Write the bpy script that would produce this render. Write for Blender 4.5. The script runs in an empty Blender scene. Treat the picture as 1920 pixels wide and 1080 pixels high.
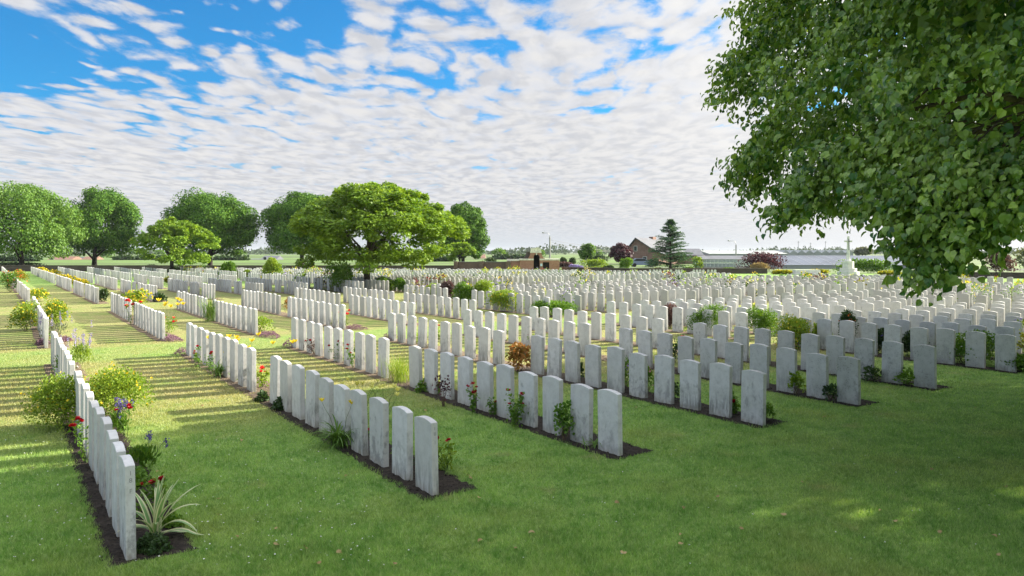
import bpy, math, random
import numpy as np
from mathutils import Vector, Matrix

sc = bpy.context.scene
R = math.radians
# ------------------------------------------------------------------ camera
F_PX, Y_HOR, CAM_H = 1375.0, 473.0, 2.517        # focal length in photo pixels (1920 wide), horizon row, eye height
PHI = R(34.5)                                    # headstone rows run 34.5 degrees left of the view axis
cam = bpy.data.cameras.new('camera'); cam_o = bpy.data.objects.new('camera', cam)
sc.collection.objects.link(cam_o); sc.camera = cam_o
cam_o.location = (0, 0, CAM_H); cam_o.rotation_euler = (R(90), 0, 0)
cam.sensor_width = 36; cam.lens = 36 * F_PX / 1920
cam.shift_y = -(540 - Y_HOR) / 1920
cam.clip_start = 0.1; cam.clip_end = 20000
# ------------------------------------------------------------------ light
SUN_AZ, SUN_EL = R(65), R(26.5)
SUN_DIR = Vector((math.sin(SUN_AZ) * math.cos(SUN_EL), math.cos(SUN_AZ) * math.cos(SUN_EL), math.sin(SUN_EL)))
sun = bpy.data.lights.new('sun', 'SUN'); sun.energy = 5.0; sun.angle = R(0.6); sun.color = (1.0, 0.92, 0.76)
sun_o = bpy.data.objects.new('sun', sun); sc.collection.objects.link(sun_o)
sun_o.rotation_euler = SUN_DIR.to_track_quat('Z', 'Y').to_euler(); sun_o.location = (40, 20, 40)
sc.view_settings.view_transform = 'Standard'; sc.view_settings.look = 'None'
sc.view_settings.exposure = 1.70; sc.view_settings.gamma = 1.0
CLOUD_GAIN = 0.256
HOLE, COV0, COV1 = 0.42, 0.58, 0.81


class NT:
    """small helper for wiring shader nodes"""
    def __init__(s, tree): s.t = tree; s.n = tree.nodes; s.l = tree.links
    def node(s, typ, **kw):
        n = s.n.new(typ)
        for k, v in kw.items(): setattr(n, k, v)
        return n
    def put(s, sock, v):
        if v is None: return
        if isinstance(v, bpy.types.NodeSocket): s.l.new(v, sock)
        else:
            if sock.type == 'RGBA' and not isinstance(v, (int, float)) and len(v) == 3: v = (*v, 1)
            sock.default_value = v
    def math(s, op, a, b=None, c=None, clamp=False):
        n = s.node('ShaderNodeMath', operation=op, use_clamp=clamp)
        for i, v in enumerate((a, b, c)):
            if v is not None: s.put(n.inputs[i], v)
        return n.outputs[0]
    def vmath(s, op, a, b=None, out=0):
        n = s.node('ShaderNodeVectorMath', operation=op)
        s.put(n.inputs[0], a)
        if b is not None:
            if op == 'SCALE': s.put(n.inputs['Scale'], b)
            else: s.put(n.inputs[1], b)
        return n.outputs[out]
    def noise(s, vec, scale, detail=4, rough=0.55, dist=0.0, out=0):
        n = s.node('ShaderNodeTexNoise'); s.put(n.inputs['Vector'], vec)
        n.inputs['Scale'].default_value = scale; n.inputs['Detail'].default_value = detail
        n.inputs['Roughness'].default_value = rough; n.inputs['Distortion'].default_value = dist
        return n.outputs[out]
    def step(s, v, a, b, lo=0.0, hi=1.0):
        n = s.node('ShaderNodeMapRange', interpolation_type='SMOOTHSTEP'); s.put(n.inputs['Value'], v)
        n.inputs['From Min'].default_value = a; n.inputs['From Max'].default_value = b
        n.inputs['To Min'].default_value = lo; n.inputs['To Max'].default_value = hi
        return n.outputs[0]
    def mix(s, f, a, b, mode='MIX'):
        n = s.node('ShaderNodeMix', data_type='RGBA', blend_type=mode)
        s.put(n.inputs[0], f); s.put(n.inputs[6], a); s.put(n.inputs[7], b)
        return n.outputs[2]
    def sep(s, v):
        n = s.node('ShaderNodeSeparateXYZ'); s.put(n.inputs[0], v); return n.outputs
    def comb(s, x, y, z):
        n = s.node('ShaderNodeCombineXYZ')
        for i, v in enumerate((x, y, z)): s.put(n.inputs[i], v)
        return n.outputs[0]
    def bump(s, h, strength=0.4, dist=0.01):
        n = s.node('ShaderNodeBump'); s.put(n.inputs['Height'], h)
        n.inputs['Strength'].default_value = strength; n.inputs['Distance'].default_value = dist
        return n.outputs[0]


# ------------------------------------------------------------------ sky
world = bpy.data.worlds.new('World'); sc.world = world; world.use_nodes = True
w = NT(world.node_tree); w.n.clear()
sky = w.node('ShaderNodeTexSky', sky_type='NISHITA', sun_disc=False)
sky.sun_elevation = SUN_EL; sky.sun_rotation = SUN_AZ
bg_sky = w.node('ShaderNodeBackground'); bg_sky.inputs[1].default_value = 0.068
w.put(bg_sky.inputs[0], w.mix(1.0, sky.outputs[0], (0.13, 0.54, 0.86), 'MULTIPLY'))
gen = w.node('ShaderNodeTexCoord').outputs['Generated']
dx, dy, dz = w.sep(gen)
zc = w.math('ADD', w.math('MAXIMUM', dz, 0.0), 0.035)
cx = w.math('DIVIDE', dx, zc); cy = w.math('DIVIDE', dy, zc)
cp = w.comb(cx, cy, 0.0)
cp = w.vmath('MULTIPLY', cp, (1.0, 0.58, 1.0))
warp = w.vmath('SCALE', w.vmath('SUBTRACT', w.noise(cp, 1.6, 3, 0.5, out=1), (0.5, 0.5, 0.5)), 0.40)
cpw = w.vmath('ADD', cp, warp)
n_big = w.noise(w.vmath('ADD', cp, (3.1, 7.4, 0)), 0.42, 3, 0.5)
n_mid = w.noise(cpw, 1.5, 4, 0.55)
n_fine = w.noise(cpw, 15.0, 6, 0.66)
wob = w.vmath('ADD', cpw, w.vmath('SCALE', w.vmath('SUBTRACT', w.noise(cp, 7.0, 4, 0.6, out=1), (0.5, 0.5, 0.5)), 0.13))
vor = w.node('ShaderNodeTexVoronoi', feature='SMOOTH_F1'); vor.inputs['Smoothness'].default_value = 0.55
vor.inputs['Scale'].default_value = 8.5; w.put(vor.inputs['Vector'], wob)
puff = w.math('SUBTRACT', 1.0, w.math('MULTIPLY', vor.outputs['Distance'], 1.35))
# the clear patch of sky lies up and to the left
def clear_patch(px_, py_, rx_, ry_):
    ex = w.math('MULTIPLY', w.math('ADD', cx, -px_), 1 / rx_); ey = w.math('MULTIPLY', w.math('ADD', cy, -py_), 1 / ry_)
    return w.step(w.math('SQRT', w.math('ADD', w.math('MULTIPLY', ex, ex), w.math('MULTIPLY', ey, ey))), 1.35, 0.55)


hole = w.math('MAXIMUM', clear_patch(-2.55, 2.95, .66, .85), w.math('MULTIPLY', clear_patch(-.95, 2.75, .34, .45), .5))
dens = w.math('ADD', w.math('MULTIPLY', n_mid, 0.75), w.math('MULTIPLY', puff, 0.42))
dens = w.math('ADD', dens, w.math('MULTIPLY', n_fine, 0.30))
dens = w.math('ADD', dens, w.math('MULTIPLY', n_big, 0.22))
dens = w.math('SUBTRACT', dens, w.math('MULTIPLY', hole, HOLE))
dens = w.math('ADD', dens, w.step(cy, 3.2, 5.6, 0.0, 0.20))          # closed deck towards the horizon
dens = w.math('ADD', dens, w.step(cx, -0.9, 0.3, 0.0, 0.07))
cover = w.step(dens, COV0 + .05, COV1 + .05)
thick = w.step(dens, COV1 - 0.02, COV1 + 0.30)
shade_n = w.noise(w.vmath('ADD', cpw, (0.09, -0.05, 0.0)), 7.5, 5, 0.55)
shade = w.step(shade_n, 0.38, 0.68)
toward_sun = w.vmath('DOT_PRODUCT', gen, tuple(SUN_DIR), out=1)
glow = w.step(toward_sun, 0.45, 1.0)
low = w.step(dz, 0.0, 0.16)
c1 = w.mix(thick, (0.90, 0.93, 1.0), (1.0, 0.995, 0.99))
c2 = w.mix(w.math('MULTIPLY', shade, w.math('ADD', w.math('MULTIPLY', w.step(dz, .19, .05), 0.15), 0.72)), c1, (0.70, 0.725, 0.78))
c3 = w.mix(w.math('MULTIPLY', glow, 0.75), c2, (1.5, 1.47, 1.42))
haze_c = w.mix(glow, (0.80, 0.86, 0.93), (1.35, 1.32, 1.28))
c4 = w.mix(w.step(dz, -0.01, 0.06), haze_c, c3)
# overcast skies brighten overhead; boosted out of view to fill the shaded lawn
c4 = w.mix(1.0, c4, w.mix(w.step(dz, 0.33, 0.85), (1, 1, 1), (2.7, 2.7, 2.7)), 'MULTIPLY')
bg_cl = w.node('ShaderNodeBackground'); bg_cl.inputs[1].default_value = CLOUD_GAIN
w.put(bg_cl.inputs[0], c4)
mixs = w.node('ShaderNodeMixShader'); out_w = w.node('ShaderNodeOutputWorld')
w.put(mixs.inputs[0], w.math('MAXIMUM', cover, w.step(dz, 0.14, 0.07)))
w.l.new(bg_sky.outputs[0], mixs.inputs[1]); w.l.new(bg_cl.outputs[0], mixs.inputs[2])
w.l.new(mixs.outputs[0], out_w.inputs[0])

# ------------------------------------------------------------------ helpers
CP, SP = math.cos(PHI), math.sin(PHI)


def G(px, py):
    """ground point seen at photo pixel (px, py)"""
    Z = F_PX * CAM_H / (py - Y_HOR)
    return np.array([(px - 960) / F_PX * Z, Z, 0.0])


def A(px, Z, z=0.0):
    """point at photo column px, distance Z, height z"""
    return np.array([(px - 960) / F_PX * Z, Z, z])


def H(py, Z):
    """height of photo row py at distance Z"""
    return CAM_H - (py - Y_HOR) / F_PX * Z


def UV(u, v, z=0.0):
    """row coordinates -> world: u across the rows, v along them"""
    return np.array([u * CP - v * SP, u * SP + v * CP, z])


class MB:
    def __init__(s): s.V = []; s.L = []; s.T = []; s.M = []; s.n = 0
    def add(s, V, F, m=0):
        V = np.asarray(V, float).reshape(-1, 3); F = np.asarray(F, int)
        s.V.append(V); s.L.append((F + s.n).ravel()); s.T.append(np.full(len(F), F.shape[1], int))
        s.M.append(np.full(len(F), m, int)); s.n += len(V)
    def box(s, a, b, m=0, M=None):
        x0, y0, z0 = a; x1, y1, z1 = b
        V = np.array([(x0, y0, z0), (x1, y0, z0), (x1, y1, z0), (x0, y1, z0), (x0, y0, z1), (x1, y0, z1), (x1, y1, z1), (x0, y1, z1)], float)
        if M is not None: V = V @ np.array(M)[:3, :3].T + np.array(M)[:3, 3]
        s.add(V, [(3, 2, 1, 0), (4, 5, 6, 7), (0, 1, 5, 4), (1, 2, 6, 5), (2, 3, 7, 6), (3, 0, 4, 7)], m)
    def prism(s, poly, ax, t0, t1, m=0, M=None):
        """extrude a 2D polygon; ax = the axis of extrusion (0,1,2)"""
        P = np.asarray(poly, float); n = len(P); o = [i for i in range(3) if i != ax]
        V = np.zeros((2 * n, 3)); V[:n, o] = P; V[n:, o] = P; V[:n, ax] = t0; V[n:, ax] = t1
        if M is not None: V = V @ np.array(M)[:3, :3].T + np.array(M)[:3, 3]
        s.add(V, [list(range(n))[::-1]], m); s.add(V, [list(range(n, 2 * n))], m)
        i = np.arange(n); j = (i + 1) % n
        s.add(V, np.stack([i, j, j + n, i + n], 1), m)
    def tube(s, pts, rad, k=6, m=0, cap=True):
        pts = np.asarray(pts, float); n = len(pts); rad = np.broadcast_to(np.asarray(rad, float), (n,))
        t = np.gradient(pts, axis=0); t /= np.linalg.norm(t, axis=1)[:, None] + 1e-9
        ref = np.array([0.31, 0.17, 0.93]); ref = np.array([1.0, 0.1, 0.05]) if abs(t[0] @ ref) > .9 else ref
        a = np.cross(t, ref); a /= np.linalg.norm(a, axis=1)[:, None] + 1e-9; b = np.cross(t, a)
        th = np.linspace(0, 2 * np.pi, k, endpoint=False)
        V = pts[:, None] + rad[:, None, None] * (np.cos(th)[None, :, None] * a[:, None] + np.sin(th)[None, :, None] * b[:, None])
        i = np.arange(n - 1)[:, None] * k; j = np.arange(k)[None]; jn = (j + 1) % k
        s.add(V.reshape(-1, 3), np.stack([i + j, i + jn, i + k + jn, i + k + j], -1).reshape(-1, 4), m)
        if cap: s.add(V[-1], [list(range(k))], m); s.add(V[0], [list(range(k))[::-1]], m)
    def lathe(s, prof, k=16, m=0, at=(0, 0, 0)):
        prof = np.asarray(prof, float); th = np.linspace(0, 2 * np.pi, k, endpoint=False)
        V = np.stack([prof[:, :1] * np.cos(th), prof[:, :1] * np.sin(th), np.repeat(prof[:, 1:2], k, 1)], -1) + np.array(at)
        n = len(prof); i = np.arange(n - 1)[:, None] * k; j = np.arange(k)[None]; jn = (j + 1) % k
        s.add(V.reshape(-1, 3), np.stack([i + j, i + jn, i + k + jn, i + k + j], -1).reshape(-1, 4), m)
    def build(s, name, mats, parent=None, smooth=False, loc=None):
        me = bpy.data.meshes.new(name)
        V = np.concatenate(s.V); L = np.concatenate(s.L); T = np.concatenate(s.T); M = np.concatenate(s.M)
        if loc is not None: V = V - np.asarray(loc, float)
        me.vertices.add(len(V)); me.vertices.foreach_set('co', V.astype(np.float32).ravel())
        me.loops.add(len(L)); me.loops.foreach_set('vertex_index', L.astype(np.int32))
        me.polygons.add(len(T)); me.polygons.foreach_set('loop_start', (np.cumsum(T) - T).astype(np.int32))
        me.polygons.foreach_set('material_index', M.astype(np.int32))
        me.polygons.foreach_set('use_smooth', np.full(len(T), smooth))
        for m in (mats if isinstance(mats, (list, tuple)) else [mats]): me.materials.append(m)
        me.update(calc_edges=True); me.validate()
        o = bpy.data.objects.new(name, me); sc.collection.objects.link(o)
        if loc is not None: o.location = tuple(loc)
        if parent is not None: o.parent = parent
        return o


def tag(o, label=None, cat=None, group=None, kind=None):
    if label: o['label'] = label
    if cat: o['category'] = cat
    if group: o['group'] = group
    if kind: o['kind'] = kind
    return o


def empty(name, loc, label, cat, group=None, rz=0.0):
    o = bpy.data.objects.new(name, None); sc.collection.objects.link(o)
    o.location = tuple(loc); o.rotation_euler = (0, 0, rz); o.empty_display_size = 0.2
    return tag(o, label, cat, group)


def unit(a): return a / (np.linalg.norm(a, axis=-1, keepdims=True) + 1e-9)


def rnd_dir(rng, n): return unit(rng.normal(size=(n, 3)))


# templates: y runs base -> tip, x across, z = face normal
CARD_V = np.array([(0, 0, 0), (.42, .45, .10), (0, 1, -.06), (-.42, .45, .10)]); CARD_F = np.array([(0, 1, 2), (0, 2, 3)])
LIME_V = np.array([(0, .06, 0), (.30, 0, .07), (.48, .36, .15), (.29, .76, .06), (0, 1.08, -.24), (-.30, .78, .10), (-.50, .36, .12), (-.30, 0, .05), (0, .5, -.04)])
LIME_F = np.array([(0, 1, 2, 8), (8, 2, 3, 4), (8, 4, 5, 6), (0, 8, 6, 7)])
LANCE_V = np.array([(0, 0, 0), (.16, .45, .06), (0, 1, -.08), (-.16, .45, .06)]); LANCE_F = CARD_F
PETAL_V = np.array([(0, 0, 0), (.5, .55, .12), (.2, 1, .3), (-.2, 1, .3), (-.5, .55, .12)]); PETAL_F = np.array([(0, 1, 2, 3, 4)])


def scatter(mb, P, tip, nrm, size, T=(CARD_V, CARD_F), m=0):
    """one leaf template per point, tip along tip, facing nrm"""
    P = np.asarray(P, float); n = len(P)
    t = unit(np.asarray(tip, float)); nn = np.asarray(nrm, float); nn = unit(nn - (nn * t).sum(1, keepdims=True) * t)
    b = np.cross(t, nn); Vt, Ft = T; size = np.broadcast_to(np.asarray(size, float), (n,))
    V = P[:, None] + size[:, None, None] * (Vt[None, :, :1] * b[:, None] + Vt[None, :, 1:2] * t[:, None] + Vt[None, :, 2:3] * nn[:, None])
    F = (np.arange(n)[:, None, None] * len(Vt) + Ft[None]).reshape(-1, Ft.shape[1])
    mb.add(V.reshape(-1, 3), F, m)


# ------------------------------------------------------------------ materials
def mat(name):
    m = bpy.data.materials.new(name); m.use_nodes = True
    t = NT(m.node_tree); b = t.n['Principled BSDF']
    return m, t, b


def plain(name, col, rough=0.7, var=0.15, scale=3.0, metal=0.0, bump=0.0, spec=0.3):
    m, t, b = mat(name)
    pos = t.node('ShaderNodeNewGeometry').outputs['Position']
    f = t.noise(pos, scale, 5, 0.6)
    c = np.array(col)
    t.put(b.inputs['Base Color'], t.mix(t.step(f, .3, .7), tuple(c * (1 - var)), tuple(np.minimum(c * (1 + var), 1))))
    b.inputs['Roughness'].default_value = rough; b.inputs['Metallic'].default_value = metal
    b.inputs['Specular IOR Level'].default_value = spec
    if bump: t.put(b.inputs['Normal'], t.bump(f, bump, 0.02))
    return m


def leafmat(name, dark, light, trans=0.35, rough=0.5, spec=0.35, warm=(1.25, 1.15, 0.5)):
    m, t, b = mat(name)
    geo = t.node('ShaderNodeNewGeometry'); r = geo.outputs['Random Per Island']
    lowf = t.noise(geo.outputs['Position'], 0.9, 2, 0.5)
    f = t.math('ADD', t.math('MULTIPLY', r, 0.75), t.math('MULTIPLY', t.math('SUBTRACT', lowf, 0.5), 1.1), clamp=True)
    c = t.mix(f, dark, light)
    t.put(b.inputs['Base Color'], c); b.inputs['Roughness'].default_value = rough
    b.inputs['Specular IOR Level'].default_value = spec
    tr = t.node('ShaderNodeBsdfTranslucent'); t.put(tr.inputs[0], t.mix(1.0, c, warm, 'MULTIPLY'))
    ms = t.node('ShaderNodeMixShader'); ms.inputs[0].default_value = trans
    o = t.n['Material Output']; t.l.new(b.outputs[0], ms.inputs[1]); t.l.new(tr.outputs[0], ms.inputs[2]); t.l.new(ms.outputs[0], o.inputs[0])
    return m


def stone_mat(name, per_object):
    m, t, b = mat(name)
    geo = t.node('ShaderNodeNewGeometry'); pos = geo.outputs['Position']; z = t.sep(pos)[2]
    if per_object: r = t.node('ShaderNodeObjectInfo').outputs['Random']
    else: r = geo.outputs['Random Per Island']
    off = t.comb(t.math('MULTIPLY', r, 37.0), t.math('MULTIPLY', r, 91.0), 0.0)
    p = t.vmath('ADD', pos, off)
    fine = t.noise(p, 55, 4, 0.6); mid = t.noise(p, 9, 4, 0.6); big = t.noise(p, 2.6, 3, 0.6)
    base = t.mix(r, (0.52, 0.515, 0.50) if per_object else (0.35, 0.345, 0.325), (0.62, 0.62, 0.615) if per_object else (0.58, 0.575, 0.56))
    base = t.mix(t.step(mid, .35, .7, 0, .45), base, (0.40, 0.395, 0.38))
    base = t.mix(t.step(fine, .5, .75, 0, .25), base, (0.32, 0.32, 0.31))
    # grime creeping up from the ground and running in streaks
    st = t.vmath('MULTIPLY', p, (26, 26, 5.0)); streak = t.noise(st, 1.0, 5, 0.65)
    grime = t.math('MULTIPLY', t.step(z, 0.50, 0.06), t.step(t.math('ADD', streak, t.math('MULTIPLY', big, .5)), .62, .88))
    amt = t.step(t.math('FRACT', t.math('MULTIPLY', r, 7.31)), .15, .95, .15, .75)
    base = t.mix(t.math('MULTIPLY', grime, amt), base, (0.13, 0.13, 0.125))
    blot = t.math('MULTIPLY', t.step(t.math('ADD', t.noise(t.vmath('MULTIPLY', p, (9, 9, 6.5)), 1.0, 6, 0.7), t.math('MULTIPLY', t.step(z, .7, .15), .12)), .57, .72), t.step(t.math('FRACT', t.math('MULTIPLY', r, 13.7)), .3, 1.0, .05, .65))
    base = t.mix(blot, base, (0.17, 0.17, 0.17))
    foot = t.math('MULTIPLY', t.step(z, 0.13, 0.0), t.step(streak, .3, .7, .15, .75))
    base = t.mix(foot, base, (0.30, 0.28, 0.20))
    if per_object:
        lich = t.node('ShaderNodeAttribute', attribute_type='OBJECT', attribute_name='lichen').outputs['Fac']
        v = t.node('ShaderNodeTexVoronoi'); t.put(v.inputs['Vector'], t.vmath('ADD', p, t.vmath('SCALE', t.noise(p, 30, 3, .5, out=1), .03))); v.inputs['Scale'].default_value = 34
        spots = t.math('MULTIPLY', t.step(v.outputs['Distance'], .42, .18), t.step(t.math('ADD', mid, t.math('MULTIPLY', big, .6)), .68, .95))
        base = t.mix(t.math('MULTIPLY', spots, lich), base, (0.13, 0.13, 0.14))
        base = t.mix(t.math('MULTIPLY', lich, t.step(big, .3, .7, .25, .7)), base, (0.27, 0.275, 0.24))
    t.put(b.inputs['Base Color'], base); b.inputs['Roughness'].default_value = 0.85; b.inputs['Specular IOR Level'].default_value = 0.25
    t.put(b.inputs['Normal'], t.bump(t.math('ADD', fine, t.math('MULTIPLY', mid, .6)), 0.25, 0.004))
    return m


def lawn_colour(t, pos):
    """mown lawn: green, with parched straw patches in the sunny plots"""
    x, y, z = t.sep(pos)
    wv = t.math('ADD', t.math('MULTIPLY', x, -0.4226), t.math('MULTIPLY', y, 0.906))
    u = t.math('ADD', t.math('MULTIPLY', x, CP), t.math('MULTIPLY', y, SP))
    v = t.math('SUBTRACT', t.math('MULTIPLY', y, CP), t.math('MULTIPLY', x, SP))
    n1 = t.noise(pos, 0.55, 4, 0.6); n2 = t.noise(pos, 2.7, 5, 0.62, 0.4); n3 = t.noise(pos, 19, 4, 0.65); n4 = t.noise(pos, 75, 3, 0.7)
    g = t.mix(t.step(n2, .32, .68), (0.100, 0.240, 0.036), (0.235, 0.390, 0.088))
    g = t.mix(t.step(n1, .45, .72, 0, .55), g, (0.27, 0.30, 0.085))
    g = t.mix(t.step(n3, .40, .68, 0, .8), g, (0.33, 0.44, 0.165))
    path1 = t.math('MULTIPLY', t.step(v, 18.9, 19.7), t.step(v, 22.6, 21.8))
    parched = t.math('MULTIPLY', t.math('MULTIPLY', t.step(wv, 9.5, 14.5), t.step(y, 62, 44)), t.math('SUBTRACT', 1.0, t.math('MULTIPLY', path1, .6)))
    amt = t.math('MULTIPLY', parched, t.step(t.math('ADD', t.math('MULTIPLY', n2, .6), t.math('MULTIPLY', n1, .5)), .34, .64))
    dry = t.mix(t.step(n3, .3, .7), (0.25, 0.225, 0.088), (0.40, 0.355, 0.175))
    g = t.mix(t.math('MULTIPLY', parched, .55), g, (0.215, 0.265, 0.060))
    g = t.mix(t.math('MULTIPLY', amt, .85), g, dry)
    worn = t.step(t.noise(t.vmath('ADD', pos, (31, 5, 0)), 1.3, 5, .65), .58, .74, 0, .5)
    g = t.mix(worn, g, (0.36, 0.32, 0.16))
    return g, n3, n4


def lawn_mat():
    m, t, b = mat('mown_grass'); pos = t.node('ShaderNodeNewGeometry').outputs['Position']
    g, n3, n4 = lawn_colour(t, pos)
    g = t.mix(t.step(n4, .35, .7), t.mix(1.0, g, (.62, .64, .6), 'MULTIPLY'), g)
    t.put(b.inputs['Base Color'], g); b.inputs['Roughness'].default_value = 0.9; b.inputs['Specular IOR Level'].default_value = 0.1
    t.put(b.inputs['Normal'], t.bump(t.math('ADD', n4, n3), 0.7, 0.03))
    return m


def blade_mat():
    m, t, b = mat('grass_blade'); geo = t.node('ShaderNodeNewGeometry'); pos = geo.outputs['Position']
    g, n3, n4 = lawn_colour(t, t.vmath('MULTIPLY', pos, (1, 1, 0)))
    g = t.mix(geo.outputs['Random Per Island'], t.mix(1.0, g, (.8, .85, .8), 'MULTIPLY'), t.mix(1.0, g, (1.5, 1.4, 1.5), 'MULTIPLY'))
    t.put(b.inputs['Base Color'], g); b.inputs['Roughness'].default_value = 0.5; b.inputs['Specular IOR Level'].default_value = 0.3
    tr = t.node('ShaderNodeBsdfTranslucent'); t.put(tr.inputs[0], t.mix(1.0, g, (1.3, 1.25, .7), 'MULTIPLY'))
    ms = t.node('ShaderNodeMixShader'); ms.inputs[0].default_value = 0.35
    t.l.new(b.outputs[0], ms.inputs[1]); t.l.new(tr.outputs[0], ms.inputs[2]); t.l.new(ms.outputs[0], t.n['Material Output'].inputs[0])
    return m


def soil_mat():
    m, t, b = mat('soil'); pos = t.node('ShaderNodeNewGeometry').outputs['Position']
    a = t.noise(pos, 28, 5, .7); c = t.noise(pos, 5, 3, .6)
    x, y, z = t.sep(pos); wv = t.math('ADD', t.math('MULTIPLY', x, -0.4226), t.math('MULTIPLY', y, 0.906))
    dark_soil = t.mix(t.step(a, .3, .75), (0.020, 0.017, 0.014), (0.060, 0.049, 0.040))
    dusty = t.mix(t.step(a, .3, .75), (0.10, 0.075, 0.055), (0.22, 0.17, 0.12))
    t.put(b.inputs['Base Color'], t.mix(t.step(t.math('ADD', wv, t.math('MULTIPLY', c, 3)), 13, 17), dark_soil, dusty))  # darker soil on the near side, paler dry soil beyond
    b.inputs['Roughness'].default_value = .95; b.inputs['Specular IOR Level'].default_value = .1
    t.put(b.inputs['Normal'], t.bump(a, .9, .03))
    return m


def brick_mat(name, c1, c2, mortar, scale=1.0):
    m, t, b = mat(name); pos = t.node('ShaderNodeNewGeometry').outputs['Position']
    x, y, z = t.sep(pos)
    br = t.node('ShaderNodeTexBrick'); t.put(br.inputs['Vector'], t.comb(t.math('ADD', x, y), z, 0.0))
    br.inputs['Scale'].default_value = scale
    br.inputs['Brick Width'].default_value = .22; br.inputs['Row Height'].default_value = .075; br.inputs['Mortar Size'].default_value = .01
    t.put(br.inputs['Color1'], c1); t.put(br.inputs['Color2'], c2); t.put(br.inputs['Mortar'], mortar)
    dirt = t.noise(pos, 1.3, 5, .65)
    t.put(b.inputs['Base Color'], t.mix(t.step(dirt, .4, .75, 0, .5), br.outputs['Color'], tuple(np.array(c1) * .55)))
    b.inputs['Roughness'].default_value = .9
    return m


def glass_mat(name, col=(0.6, 0.68, 0.68), alpha=0.45):
    m, t, b = mat(name)
    pos = t.node('ShaderNodeNewGeometry').outputs['Position']
    t.put(b.inputs['Base Color'], t.mix(t.noise(pos, 1.2, 4, .6), tuple(np.array(col) * .8), col)); b.inputs['Roughness'].default_value = .15
    tr = t.node('ShaderNodeBsdfTransparent'); ms = t.node('ShaderNodeMixShader'); ms.inputs[0].default_value = alpha
    t.l.new(tr.outputs[0], ms.inputs[1]); t.l.new(b.outputs[0], ms.inputs[2]); t.l.new(ms.outputs[0], t.n['Material Output'].inputs[0])
    return m


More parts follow.
